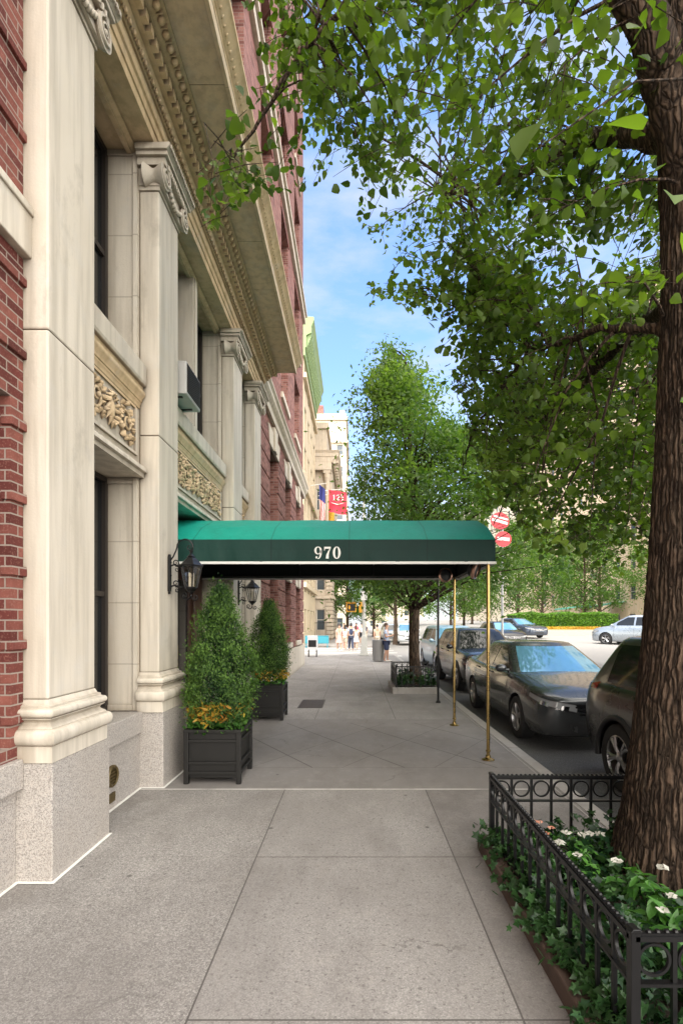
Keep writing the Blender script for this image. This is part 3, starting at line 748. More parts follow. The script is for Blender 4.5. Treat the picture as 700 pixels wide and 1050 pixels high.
def digit(mb, d, x, z, h, y):
    """serif digit, left edge x, base z, height h"""
    w = .62*h; cx = x+w/2
    if d == '0': ring(mb, cx, z+h/2, w*.36, h*.47, h*.19, h*.055, y)
    if d == '9':
        ring(mb, cx, z+h*.68, w*.35, h*.285, h*.17, h*.055, y)
        pts = []; ww = []
        for i in range(22):
            t = i/21; a = .25-t*2.0; pts.append((cx+w*.36*math.cos(a)*(1 if a > -1.2 else 1), z+h*.55+h*.53*math.sin(a) if a > 0 else z+h*.52+h*.50*math.sin(a))); ww.append(h*(.18-.13*t))
        stroke(mb, pts, ww, y); ring(mb, cx-w*.20, z+h*.12, w*.055, h*.05, h*.10, h*.09, y)
    if d == '7':
        mb.add([(x+w*.08,y,z+h*.98),(x+w*.95,y,z+h*.98),(x+w*.95,y,z+h*.86),(x+w*.86,y,z+h*.82),(x+w*.20,y,z+h*.82),(x+w*.13,y,z+h*.66),(x+w*.08,y,z+h*.66)], [(0,1,2,3,4,5,6)])
        stroke(mb, [(x+w*.88,z+h*.86),(x+w*.66,z+h*.58),(x+w*.52,z+h*.32),(x+w*.48,z+h*.02)], [h*.06,h*.12,h*.2,h*.23], y)
    if d == '1':
        stroke(mb, [(cx,z),(cx,z+h)], [h*.18]*2, y); stroke(mb, [(cx-w*.3,z+h*.03),(cx+w*.3,z+h*.03)], [h*.06]*2, y); stroke(mb, [(cx-w*.3,z+h*.8),(cx,z+h*.96)], [h*.05,h*.1], y)
    if d == '2':
        pts = [(cx+w*.36*math.cos(PI-i*PI*1.15/12), z+h*.70+h*.26*math.sin(PI-i*PI*1.15/12)) for i in range(13)]+[(cx-w*.1,z+h*.25),(cx-w*.38,z+h*.06)]
        stroke(mb, pts, [h*.07]*5+[h*.12]*5+[h*.16]*3+[h*.1,h*.06], y); stroke(mb, [(cx-w*.4,z+h*.07),(cx+w*.42,z+h*.07)], [h*.14]*2, y)
    if d == '5':
        stroke(mb, [(cx+w*.38,z+h*.93),(cx-w*.28,z+h*.93)], [h*.13]*2, y); stroke(mb, [(cx-w*.28,z+h*.98),(cx-w*.33,z+h*.52)], [h*.06]*2, y)
        pts = [(cx-w*.02+w*.38*math.cos(PI*.75-i*PI*1.55/14), z+h*.33+h*.29*math.sin(PI*.75-i*PI*1.55/14)) for i in range(15)]
        stroke(mb, pts, [h*.06]*3+[h*.12]*2+[h*.17]*5+[h*.1]*5, y)
mb = MB(); x = -.492
for d in '970': digit(mb, d, x, 2.437, .148, YA-.0105); x += .112
mb.build('house_number', WT, K, off=KO)
# two round lamp rims under the outer corners
for i, (x, y, z, rz, t, lab) in enumerate(((1.30,7.20,2.36,.25,.0,'round dark lamp in a copper rim facing out under the canopy'),(1.51,6.25,2.33,1.15,.35,'round lamp in a copper rim tilted edge-on beside the near canopy pole'))):
    T = thing('canopy_lamp', lab, 'lamp', (x,y,z), 0, 'round lamps under the canopy'); T.rotation_euler = (t,.35*i,rz)
    r = .105 if i == 0 else .115
    mb = MB(); mb.lathe([(r*.8,-.03),(r,-.02),(r*1.02,0),(r*.9,.02),(r*.8,.015)], (0,0,0), 28, 'y'); mb.build('rim', plain('copper_rim', (.45,.27,.2), .3, .9), T, smooth=40)
    mb = MB(); mb.lathe([(.001,-.012),(r*.5,-.005),(r*.82,0),(r*.8,.06),(r*.4,.09),(.001,.09)], (0,0,0), 24, 'y'); mb.build('bowl', M['blackp'], T, smooth=40)
    mb = MB(); mb.tube([(0,.03,r*.9),(0,.03,2.46-z+.02)], .008, 6); mb.build('stem', M['iron'], T)

# ------------------------------------------------------------------ lanterns
def scroll(mb, c, r, turns, start, flip, rad=.007, plane='x', n=30):
    pts = []
    for k in range(n+1):
        t = k/n; a = start+flip*turns*2*PI*t; q = r*(1-.82*t)
        pts.append((c[0]+q*math.cos(a), c[1], c[2]+q*math.sin(a)))
    mb.tube(pts, [rad*(1-.4*k/n) for k in range(n+1)], 6); return pts[0]
LG = N('lantern_glass'); g = LG.n('ShaderNodeBsdfGlass', Roughness=.02, IOR=1.1); tr = LG.n('ShaderNodeBsdfTransparent'); gl = LG.n('ShaderNodeBsdfGlossy', Roughness=.05)
mx = LG.n('ShaderNodeMixShader'); mx.inputs[0].default_value = .22; LG.put(mx.inputs[1], tr.outputs[0]); LG.put(mx.inputs[2], gl.outputs[0]); LG.put(LG.out.inputs['Surface'], mx.outputs[0])
CAND = plain('candle_tube', (.75,.66,.5), .5, var=.05)
def lantern(loc, label):
    T = thing('wall_lantern', label, 'lantern', loc, 0, 'black iron wall lanterns at the entrance')
    # local: wall at x=0, lantern centre x=.24, z=0 at lantern body centre
    mb = MB(); mb.extrude([(-.028,-.17),(.028,-.17),(.028,.19),(.012,.225),(-.012,.225),(-.028,.19)], 'x', 0, .022)
    mb.extrude([(-.012,-.17),(.012,-.17),(.012,-.2),(-.012,-.2)], 'x', 0, .02)
    for z in (-.13,.0,.14): mb.ball((.024,0,z), .012, 8, 6)
    mb.build('back_plate', M['iron'], T, bevel=.003)
    mb = MB()
    for z in (.10,-.12):
        mb.tube([(.02,0,z),(.06,0,z+.015),(.11,0,z),(.145,0,z-.005)], .009, 8)
        scroll(mb, (.075,0,z+.035), .038, 1.4, -PI/2, 1); scroll(mb, (.09,0,z-.035), .03, 1.3, PI/2, -1, .006)
    # crook over the top
    pts = [(.02,0,.16),(.05,0,.20),(.08,0,.265)]+[(.175+.085*math.cos(PI-k*PI*1.0/10),0,.30+.085*math.sin(PI-k*PI*1.0/10)) for k in range(11)]
    mb.tube(pts, .0085, 8); scroll(mb, (.225,0,.30), .035, 1.3, 0, -1, .007)
    mb.tube([(.26,0,.30),(.25,0,.27),(.24,0,.235)], .008, 6)
    mb.build('bracket', M['iron'], T, smooth=True)
    mb = MB()   # lower tendril
    mb.tube([(.24,0,-.2),(.235,0,-.235),(.20,0,-.26),(.16,0,-.24)], .009, 6); scroll(mb, (.175,0,-.215), .035, 1.5, -PI*.6, -1); scroll(mb, (.285,0,-.235), .035, 1.4, PI, 1)
    mb.build('tendril', M['iron'], T, smooth=True)
    c = (.24,0,0)
    mb = MB(); s8 = 6
    mb.lathe([(.0,-.2),(.018,-.19),(.022,-.178),(.045,-.165),(.052,-.15),(.064,-.142)], c, 6); mb.lathe([(.0,-.23),(.013,-.22),(.0,-.19)], c, 8)
    mb.lathe([(.064,-.142),(.070,-.138),(.066,-.125),(.0,-.125)], c, 6)
    for k in range(6):
        a = 2*PI*k/6; mb.tube([(.24+.064*math.cos(a),.064*math.sin(a),-.135),(.24+.112*math.cos(a),.112*math.sin(a),.095)], .006, 5)
    mb.lathe([(.104,.09),(.132,.094),(.134,.104),(.118,.112),(.085,.15),(.05,.185),(.04,.19),(.044,.20),(.03,.215),(.014,.23),(.012,.245),(.02,.255),(.014,.27),(.0,.285)], c, 6)
    mb.build('cage', M['iron'], T, smooth=25)
    mb = MB(); mb.lathe([(.062,-.13),(.108,.092)], c, 6); mb.build('glass', LG.mat, T)
    mb = MB()
    for a in (0, 2.1, 4.2): mb.tube([(.24+.022*math.cos(a),.022*math.sin(a),-.12),(.24+.022*math.cos(a),.022*math.sin(a),-.02)], .009, 8); mb.ball((.24+.022*math.cos(a),.022*math.sin(a),.005), (.011,.011,.028), 8, 6)
    mb.build('candles', CAND, T, smooth=True)
    return T
lantern((-1.989,5.31,2.17), 'nearer black iron wall lantern, beside the taller bush in front of the doorway')
lantern((-1.989,8.47,2.17), 'farther black iron wall lantern, seen beneath the canopy')

# ------------------------------------------------------------------ foliage helper
def leaves_obj(name, pts, sizes, mat, parent=None, shape='heart', off=(0,0,0), normals=None, seed=1, fold=.30, tones=None, droop=0, nrm_mix=.0):
    """many small leaf faces as one mesh; pts Nx3"""
    rs = np.random.RandomState(seed); pts = np.asarray(pts, float)-np.array(off); n = len(pts)
    if shape == 'heart': T = np.array([(0,0,0),(.34,.05,fold*.34),(.50,.36,fold*.5),(.26,.78,fold*.26),(0,1.1,-.05),(-.26,.78,fold*.26),(-.50,.36,fold*.5),(-.34,.05,fold*.34),(0,.5,-.02)]); Fc = [(0,1,8),(1,2,8),(2,3,8),(3,4,8),(4,5,8),(5,6,8),(6,7,8),(7,0,8)]
    elif shape == 'oval': T = np.array([(0,0,0),(.25,.4,fold*.3),(0,1,0),(-.25,.4,fold*.3)]); Fc = [(0,1,2),(0,2,3)]
    elif shape == 'lance': T = np.array([(0,0,0),(.16,.25,fold*.2),(.17,.6,fold*.2),(0,1.1,-.12),(-.17,.6,fold*.2),(-.16,.25,fold*.2),(0,.45,0)]); Fc = [(0,1,6),(1,2,6),(2,3,6),(3,4,6),(4,5,6),(5,0,6)]
    elif shape == 'ivy': T = np.array([(0,0,0),(.45,-.12,.02),(.30,.28,fold*.3),(.55,.55,.0),(.2,.62,fold*.2),(0,1.0,-.05),(-.2,.62,fold*.2),(-.55,.55,0),(-.30,.28,fold*.3),(-.45,-.12,.02),(0,.4,-.03)]); Fc = [(i,i+1,10) for i in range(9)]+[(9,0,10)]
    elif shape == 'frond': T = np.array([(0,0,0),(.10,.45,0),(.0,1,0),(-.10,.45,0),(0,.2,0),(.36,.62,.05),(.08,.42,0),(-.36,.62,.05),(-.08,.42,0)]); Fc = [(0,1,2,3),(4,5,6),(4,8,7)]
    T = T - np.array([0,.45 if shape in ('heart','oval') else 0,0])
    # frame per leaf
    if normals is None: nr = rs.normal(size=(n,3)); nr[:,2] = np.abs(nr[:,2])*.9+.35
    else: nr = np.asarray(normals, float)+rs.normal(size=(n,3))*nrm_mix
    nr /= np.linalg.norm(nr, axis=1)[:,None]
    d = rs.normal(size=(n,3)); d[:,2] -= droop; d -= nr*np.sum(d*nr, axis=1)[:,None]; d /= np.linalg.norm(d, axis=1)[:,None]
    s = np.cross(d, nr); sz = np.asarray(sizes, float)
    if sz.ndim == 0: sz = np.full(n, float(sz))
    sz = sz*rs.uniform(.65,1.25,n)
    cv = 1+rs.uniform(-.25,.25,(n,1)) 
    V = pts[:,None,:]+(T[None,:,0:1]*s[:,None,:]*cv[:,:,None]+T[None,:,1:2]*d[:,None,:]+T[None,:,2:3]*nr[:,None,:])*sz[:,None,None]
    k = len(T); me = bpy.data.meshes.new(name)
    V = V.reshape(-1,3); me.vertices.add(len(V)); me.vertices.foreach_set('co', V.ravel().astype(np.float32))
    loops = np.concatenate([np.array(f) for f in Fc]); ll = len(loops); base = np.arange(n)*k
    li = (loops[None,:]+base[:,None]).ravel(); me.loops.add(len(li)); me.loops.foreach_set('vertex_index', li.astype(np.int32))
    lens = np.array([len(f) for f in Fc]); starts = np.concatenate([[0],np.cumsum(lens)[:-1]])
    ls = (starts[None,:]+(np.arange(n)*ll)[:,None]).ravel(); me.polygons.add(len(ls)); me.polygons.foreach_set('loop_start', ls.astype(np.int32)); 
    me.polygons.foreach_set('loop_total', np.tile(lens, n).astype(np.int32))
    me.update(calc_edges=True); me.validate()
    at = me.attributes.new('tone', 'FLOAT', 'FACE'); tv = rs.uniform(0,1,n) if tones is None else np.clip(np.asarray(tones)+rs.uniform(-.2,.2,n),0,1)
    at.data.foreach_set('value', np.repeat(tv, len(Fc)).astype(np.float32))
    me.materials.append(mat); o = bpy.data.objects.new(name, me); C.objects.link(o)
    if parent: o.parent = parent
    return o
LM = {
 'linden': leaf('linden_leaf', (.050,.10,.020), (.20,.29,.055), .5),
 'bright': leaf('bright_tree_leaf', (.055,.12,.02), (.13,.24,.04), .45),
 'mid': leaf('street_tree_leaf', (.065,.14,.045), (.27,.39,.12), .48),
 'cedar': leaf('evergreen_frond', (.012,.045,.012), (.15,.28,.05), .3, .6),
 'ivy': leaf('ivy_leaf', (.013,.04,.016), (.065,.15,.045), .2, .3),
 'hosta': leaf('broad_green_leaf', (.035,.11,.02), (.10,.26,.045), .35, .3),
 'coleus': leaf('yellow_orange_leaf', (.42,.16,.02), (.62,.52,.07), .35, .5, (1.1,1,.5)),
 'petal': leaf('white_petal', (.45,.44,.38), (.72,.70,.64), .3, .5, (1,1,1)),
 'pink': leaf('pink_petal', (.55,.20,.13), (.72,.42,.30), .3, .5, (1,1,1)),
 'hedge': leaf('hedge_leaf', (.07,.17,.02), (.17,.34,.04), .3),
}

# ------------------------------------------------------------------ planters and clipped evergreens
def planter(loc, h, label):
    T = thing('planter_box', label, 'planter', loc, 0, 'black planter boxes by the entrance'); w = .265
    mb = MB(); mb.box(-w,w,-w,w,.06,h-.02); mb.build('box', M['black_wood'], T, bevel=.004)
    mb = MB()
    for s in (-1,1):
        for q in (-1,1):
            mb.box(s*(w+.002)-.028 if s<0 else s*(w+.002)-.022, s*(w+.002)+.022 if s<0 else s*(w+.002)+.028, q*(w+.003)-.025, q*(w+.003)+.025, .0, h)
    mb.each(lambda q: q.build('corner_post', M['black_wood'], T, bevel=.006))
    mb = MB()
    for z, t in ((.10,.03),(h*.36,.028),(h-.13,.028)):
        for s in (-1,1):
            mb.box(-w-.01,w+.01,s*w-.012+s*.012,s*w+.012+s*.012,z,z+t); mb.box(s*w-.012+s*.013,s*w+.012+s*.013,-w-.01,w+.01,z+.001,z+t-.001)
    mb.each(lambda q: q.build('batten', M['black_wood'], T, bevel=.004))
    mb = MB()
    for s in (-1,1): mb.box(-w-.03,w+.03,s*(w+.012)-.02,s*(w+.012)+.02,h-.03,h+.002); mb.box(s*(w+.012)-.021,s*(w+.012)+.021,-w+.01,w-.01,h-.029,h+.001)
    mb.build('rim', M['black_wood'], T, bevel=.004)
    mb = MB(); mb.box(-w+.02,w-.02,-w+.02,w-.02,h-.06,h-.045); mb.build('soil', M['soil'], T)
    return T
def evergreen(loc, z0, H, rw, seed, label, thin=0.):
    T = thing('clipped_evergreen', label, 'shrub', loc, 0, 'cone shaped evergreens in planters'); rs = np.random.RandomState(seed)
    mb = MB(); mb.tube([(0,0,-.05),(.01,0,H*.4),(0,0,H*.8)], [.022,.016,.006], 7); 
    for k in range(16):
        a = rs.rand()*6.28; z = H*(.05+.6*rs.rand()); mb.tube([(0,0,z),(math.cos(a)*rw*.45,math.sin(a)*rw*.45,z+.08),(math.cos(a)*rw*.75,math.sin(a)*rw*.75,z+.2)], [.008,.005,.002], 5)
    mb.build('trunk', M['bark2'], T, smooth=True)
    # clumps on a teardrop, each clump a tuft of upward fronds
    def rad(t): return rw*float(np.interp(t, [0,.12,.3,.42,.55,.7,.83,.93,1], [.72,.90,1,.98,.86,.66,.42,.22,.05]))
    P = []; Nn = []; tn = []
    for c in range(900):
        inner = c >= 640; t = rs.rand()**1.15; a = rs.rand()*2*PI; bumpy = 1+.13*math.sin(3*a+seed+t*7)+.08*math.sin(7*a+t*15)+(.22*rs.rand() if rs.rand() < .12 else 0)
        r = rad(t)*bumpy*(.62+.38*rs.rand()**.4) if not inner else rad(t)*(.1+.55*rs.rand())
        cx, cy, cz = r*math.cos(a), r*math.sin(a), t*H; tone = rs.rand()**1.4*.8 if not inner else -.3  # inner tufts dark: shade of the gaps put into the tone
        if rs.rand() < thin: continue
        s = .026+.026*rs.rand()
        for k in range(42):
            o = rs.normal(size=3)*s*np.array([1,1,1.25]); P.append((cx+o[0],cy+o[1],cz+o[2]))
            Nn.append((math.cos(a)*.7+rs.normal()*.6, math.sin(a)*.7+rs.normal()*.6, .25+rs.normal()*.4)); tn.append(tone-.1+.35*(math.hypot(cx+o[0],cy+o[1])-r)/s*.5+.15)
    leaves_obj('foliage', P, .040, LM['cedar'], T, 'frond', normals=Nn, seed=seed, tones=tn, droop=-1.6, nrm_mix=.3)
    return T
def bedding(loc, w, seed, label, amt=1.):
    T = thing('bedding_plants', label, 'plant', loc, 0, 'low leafy plants in the planters'); rs = np.random.RandomState(seed)
    P = []; S = []
    for k in range(int(520*amt)):
        a = rs.rand()*2*PI; e = .55+.55*rs.rand(); m = max(abs(math.cos(a)), abs(math.sin(a)))
        r = w*e/m; z = .10*rs.rand()+.06*(1.1-e)
        if e > 1.02: z -= .06*rs.rand()
        P.append((r*math.cos(a), r*math.sin(a), z))
    leaves_obj('foliage', P, .045, LM['hosta'], T, 'heart', seed=seed)
    P = []
    for c in range(int(26*amt)):
        a = rs.rand()*2*PI; r = w*(.85+.3*rs.rand())
        for k in range(20): P.append((r*math.cos(a)+rs.normal()*.035, r*math.sin(a)+rs.normal()*.035, .08+.17*rs.rand()))
    if P: leaves_obj('coloured_leaves', P, .06, LM['coleus'], T, 'lance', seed=seed+1, droop=-1)
    return T
planter((-1.47,5.41,0), .56, 'nearer square black planter box, standing by the white pavement line')
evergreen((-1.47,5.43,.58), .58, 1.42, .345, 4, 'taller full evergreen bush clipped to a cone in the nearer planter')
bedding((-1.47,5.41,.55), .27, 9, 'yellow and orange leafed plants round the base of the nearer evergreen')
planter((-1.525,8.80,0), .60, 'farther square black planter box, below the farther lantern')
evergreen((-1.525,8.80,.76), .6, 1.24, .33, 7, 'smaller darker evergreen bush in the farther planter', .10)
bedding((-1.525,8.80,.60), .27, 19, 'dull green and maroon plants round the base of the farther evergreen', .8)
# ------------------------------------------------------------------ tree pits
def pit(loc, W, L, edge_h, fh, label, elabel, near=True):
    """brownstone or stone edging + iron guard; loc = near left ground corner of the guard"""
    x, y = loc; T = thing('tree_guard_fence', label, 'fence', (x,y,0)); pitch = .134
    def rail_run(a, b):
        """rails from a to b along x or y"""
        L_ = math.hypot(b[0]-a[0], b[1]-a[1]); ux, uy = (b[0]-a[0])/L_, (b[1]-a[1])/L_
        mb = MB()
        for z, h, w in ((fh-.022,.018,.034),(fh-.004,.008,.022),(fh-.185,.012,.026),(edge_h+.03,.012,.022)):
            if ux: mb.box(a[0],b[0],a[1]-w/2,a[1]+w/2,z,z+h)
            else: mb.box(a[0]-w/2,a[0]+w/2,a[1],b[1],z,z+h)
        k = 0
        while k*.032 < L_-.02:             # beaded top
            mb.ball((a[0]+ux*(k*.032+.02), a[1]+uy*(k*.032+.02), fh+.006), (.011,.011,.009), 6, 4); k += 1
        mb.build('rail', M['iron'], T, bevel=0, smooth=30)
        n = int(round(L_/pitch)); p = L_/n
        return [(a[0]+ux*p*(i+.5), a[1]+uy*p*(i+.5), ux) for i in range(n)], [(a[0]+ux*p*i, a[1]+uy*p*i) for i in range(1,n)]
    runs = [((0,0),(0,L)), ((0,L),(W,L)), ((0,0),(W,0))] if near else [((0,0),(0,L)), ((0,0),(W,0)), ((0,L),(W,L))]
    ringo = None; balo = None
    for a, b in runs:
        rs_, bs_ = rail_run(a, b)
        for px, py, ux in rs_:
            if ringo is None or ringo[1] != ux:
                mb = MB(); pr = [(.050,-.006),(.060,-.006),(.060,.006),(.050,.006),(.050,-.006)]
                mb.lathe(pr, (0,0,0), 22, 'y' if ux else 'x'); o = mb.build('ring', M['iron'], T, smooth=40); ringo = (o, ux)
            else: o = dup(ringo[0], parent=T)
            o.location = (px,py,fh-.093)
        for px, py in bs_:
            if balo is None: mb = MB(); mb.box(-.008,.008,-.008,.008,edge_h-.02,fh-.02); balo = o = mb.build('baluster', M['iron'], T)
            else: o = dup(balo, parent=T)
            o.location = (px,py,0)
    for px, py in ((0,0),(0,L),(W,0),(W,L)):
        mb = MB(); mb.box(-.017,.017,-.017,.017,edge_h-.05,fh+.012); mb.extrude([(-.022,fh+.012),(.022,fh+.012),(.012,fh+.024),(-.012,fh+.024)], 'y', -.022, .022)
        mb.build('post', M['iron'], T, bevel=.002).location = (px,py,0)
    E = thing('tree_pit_edging', elabel, 'edging', (x,y,0)); mb = MB(); t = .085; mat = M['brownstone'] if near else M['curb']
    mb.box(-t,-.0+.02,-t,L+t,-.1,edge_h); mb.box(.021,W+.02,-t,.02,-.1,edge_h-.002); mb.box(.021,W+.02,L-.02,L+t,-.1,edge_h-.002)
    mb.build('kerb_stone', mat, E, bevel=.012)
    mb = MB(); rs = np.random.RandomState(5); G = 24
    H = rs.uniform(-.02,.03,(G+1,G+1)); mb.grid(lambda u,v: (.02+(W-.02)*u, .02+(L-.04)*v, edge_h-.02+H[int(round(u*G)),int(round(v*G))]), G, G)
    mb.build('soil', M['soil'], E, smooth=80)
    return T
pit((.985,1.763), 1.0, 1.83, .10, .555, 'low black iron tree guard with a row of rings, around the near tree', 'brown stone edging around the near tree pit')
pit((.97,11.85), .98, 1.45, .15, .64, 'low black iron tree guard around the farther tree', 'pale stone edging around the farther tree pit', near=False)

rs = np.random.RandomState(11)
# ivy ground cover in both pits, spilling through the rails
def ivy(x0, x1, y0, y1, z, n, size, seed, name, spill=0, lean=.06):
    rs = np.random.RandomState(seed); nc = n//14; P = []; tn = []
    for c in range(nc):
        cx, cy = rs.uniform(x0,x1), rs.uniform(y0,y1); hz = z+abs(rs.normal())*lean; t = rs.rand()
        for k in range(14): P.append((max(x0-.01,min(x1,cx+rs.normal()*.05)), cy+rs.normal()*.05, hz+rs.normal()*.035)); tn.append(t*t*.9)
    for c in range(spill):
        cy = rs.uniform(y0,y1-.05) if c % 2 else y0+(y1-y0)*(rs.choice([.25,.45,.62,.95])+.05*rs.normal()); l = rs.uniform(.05,.24)*rs.rand()**.5; cx = x0-l
        drop = l > .06
        for k in range(9):
            u = rs.rand(); px = x0+.04-(l+.04)*u; pz = (z+.07-.05*u) if px > x0-.07 else max(.02, z+.02-(x0-.07-px)*.9*rs.rand())
            P.append((px, cy+rs.normal()*.035, pz)); tn.append(.3+.5*rs.rand())
    o = leaves_obj(name, P, size, LM['ivy'], None, 'ivy', seed=seed, tones=tn, off=(x0,y0,0)); o.location = (x0,y0,0); tag(o, kind='stuff'); return o
o = ivy(1.0,1.97,1.72,3.57,.12,3400,.052,21,'ivy',spill=70); tag(o, 'dark green ivy covering the near tree pit and spilling through its rails', 'ivy')
o = ivy(.99,1.93,11.88,13.27,.18,900,.075,22,'ivy',0,.12); tag(o, 'green ivy and low plants filling the farther tree pit', 'ivy')
def clump(loc, n, r, ls, mat, shape, label, name, cat, flowers=0, fmat='petal', seed=1, h=.12, group=None, fl=.026):
    T = thing(name, label, cat, loc, 0, group); rs = np.random.RandomState(seed); P=[]; Nn=[]
    for k in range(n):
        a = rs.rand()*6.28; q = r*rs.rand()**.5; P.append((q*math.cos(a), q*math.sin(a), h*(1-.5*(q/r)**2)*(.5+.5*rs.rand()))); Nn.append((math.cos(a)*.45,math.sin(a)*.45,1))
    leaves_obj('leaves', P, ls, LM[mat], T, shape, normals=Nn, nrm_mix=.35, seed=seed)
    mb = MB()
    for k in range(0,n,3): mb.tube([(0,0,-.02),(P[k][0]*.5,P[k][1]*.5,P[k][2]*.6),P[k]], [.004,.003,.002], 4)
    mb.build('stems', LM['hosta'], T)
    if flowers:
        Pf=[]; Nf=[]
        for k in range(flowers):
            a = rs.rand()*6.28; q = r*.9*rs.rand()**.5; c = np.array((q*math.cos(a), q*math.sin(a), h*1.05+rs.rand()*.03))
            for j in range(5):
                b = 2*PI*j/5; Pf.append(c+np.array((math.cos(b)*fl*.55, math.sin(b)*fl*.55, 0))); Nf.append((-.25+.1*rs.normal(),-.5+.1*rs.normal(),1))
        leaves_obj('blossoms', Pf, fl, LM[fmat], T, 'oval', normals=Nf, seed=seed+3, nrm_mix=.12)
    return T
clump((1.53,2.62,.17),46,.17,.095,'hosta','lance','broad bright green plant at the foot of the near tree, with one white flower','leafy_plant','plant',2,'petal',31,.16,None,.036)
clump((1.44,2.28,.17),46,.15,.10,'hosta','lance','long leafed green plant just inside the corner post of the near guard','leafy_plant','plant',3,'petal',32,.18,None,.03)
clump((1.78,2.32,.17),50,.16,.11,'hosta','lance','long leafed green plant in front of the near trunk','leafy_plant','plant',0,'petal',36,.16,None,.03)
clump((1.42,3.2,.17),60,.16,.05,'hosta','oval','white flowering plant at the back of the near tree pit','flowering_plant','plant',4,'petal',33,.13,None,.036)
clump((1.30,2.95,.17),60,.14,.05,'hosta','oval','low white flowering plant to the left of the near trunk','flowering_plant','plant',3,'petal',34,.13,None,.036)
clump((1.22,3.25,.17),40,.11,.05,'hosta','oval','yellowish pink flowering plant near the far rail of the near pit','flowering_plant','plant',4,'pink',35,.13,None,.026)
clump((1.72,2.12,.17),30,.10,.05,'hosta','oval','pale pink flowering plant behind the front rail rings','flowering_plant','plant',3,'pink',37,.17,None,.03)
clump((1.25,12.6,.18),60,.2,.07,'hosta','oval','white flowering plant in the farther tree pit','flowering_plant','plant',8,'petal',38,.16,None,.03)

# ------------------------------------------------------------------ trees
def inpoly(pts, poly):
    x, y = pts[:,0], pts[:,1]; r = np.zeros(len(pts), bool); n = len(poly)
    for i in range(n):
        x1, y1 = poly[i]; x2, y2 = poly[(i+1) % n]
        c = ((y1 > y) != (y2 > y)) & (x < (x2-x1)*(y-y1)/(y2-y1+1e-9)+x1); r ^= c
    return r
def gap(q): return np.hypot((q[:,0]-515)/15., (q[:,1]-540)/22.) < 1
def proj(P): P = np.atleast_2d(P); return np.stack([PX+F*P[:,0]/P[:,1], PY-F*(P[:,2]-CH)/P[:,1]], 1)
# silhouette of the near crown as seen from the pavement, used to prune its volume
CROWN = [(258,-400),(250,20),(256,62),(222,80),(232,120),(215,160),(194,190),(203,245),(240,222),(272,205),(305,214),(335,200),(360,212),(366,240),(388,262),(374,296),(380,318),(405,312),(425,326),(434,356),(458,366),(452,400),(474,405),(470,440),(492,486),(482,522),(500,548),(535,540),(548,580),(600,622),(640,606),(642,760),(1200,760),(1200,-400)]
def limb_pts(ctrl, n=14):
    ctrl = [Vector(c) for c in ctrl]; out = []; m = len(ctrl)-1
    for i in range(m):
        p0 = ctrl[max(i-1,0)]; p1 = ctrl[i]; p2 = ctrl[i+1]; p3 = ctrl[min(i+2,m)]
        for k in range(n):
            t = k/n; out.append(.5*((2*p1)+(-p0+p2)*t+(2*p0-5*p1+4*p2-p3)*t*t+(-p0+3*p1-3*p2+p3)*t**3))
    out.append(ctrl[-1]); return out
TO = (1.93,3.02,.08)
T1 = thing('street_tree', 'large tree with thick furrowed trunk rising from the near fenced pit', 'tree', TO)
rs = np.random.RandomState(3)
# trunk with fluted bark ridges in the mesh itself
tc = limb_pts([(1.93,3.02,.02),(1.97,3.0,.6),(2.05,3.0,1.6),(2.10,3.0,2.8),(2.12,3.02,3.8),(2.08,3.06,4.8),(2.12,3.15,6.2),(2.2,3.3,8),(2.25,3.4,10)], 10)
zr = [(0,.42),(.15,.365),(.5,.325),(1.2,.30),(2.2,.275),(3.4,.245),(4.4,.20),(5.5,.17),(8,.10),(10,.03)]
def interp(t, z):
    for (a, b), (c, d) in zip(t, t[1:]):
        if z <= c: return b+(d-b)*(z-a)/(c-a)
    return t[-1][1]
segs = 220; vs = []; zs_ = np.arange(0, 10.0, .03)
cz = np.array([p.z for p in tc]); cxx = np.interp(zs_, cz, [p.x for p in tc]); cyy = np.interp(zs_, cz, [p.y for p in tc])
th = np.arange(segs)/segs*2*PI
amp = np.zeros((len(zs_), segs)); 
def vnoise(nu, nv, seed):
    r = np.random.RandomState(seed).rand(nv+2, nu); U = th/(2*PI)*nu; W_ = np.linspace(0, nv, len(zs_), endpoint=False)
    u0 = np.floor(U).astype(int) % nu; fu = U-np.floor(U); w0 = np.floor(W_).astype(int); fw = W_-w0; fu = fu*fu*(3-2*fu); fw = fw*fw*(3-2*fw)
    a = r[w0][:,u0]*(1-fu)+r[w0][:,(u0+1)%nu]*fu; b = r[w0+1][:,u0]*(1-fu)+r[w0+1][:,(u0+1)%nu]*fu
    return a*(1-fw[:,None])+b*fw[:,None]
w1 = (vnoise(9,18,7)-.5)*1.0; w2 = (vnoise(14,40,8)-.5)*.55
ph = (th*62/ (2*PI))[None,:]+w1*5+w2*3
ridge = np.abs(((ph % 1)-.5))*2                       # vertical furrows that wander
ridge = np.clip(ridge*1.5,0,1)**.7
brk = vnoise(60,150,9); fine = vnoise(110,330,10)
amp = .014*ridge*(.55+.6*brk)+.008*fine+.10*(vnoise(6,5,2)-.5)*np.clip(1.6-zs_,.35,1.6)[:,None]+.02*(vnoise(3,9,12)-.5)
for i, z in enumerate(zs_):
    r0 = interp(zr, z); k = min(1, r0/.2)
    rr = r0+amp[i]*k-.012; vs.append(np.stack([cxx[i]+rr*np.cos(th), cyy[i]+rr*np.sin(th), np.full(segs, z)],1))
vs = np.concatenate(vs); nzz = len(zs_)
I = np.arange(nzz-1)[:,None]*segs; J = np.arange(segs)[None,:]; J2 = (J+1) % segs
fs = np.stack([I+J, I+J2, I+segs+J2, I+segs+J], -1).reshape(-1,4)
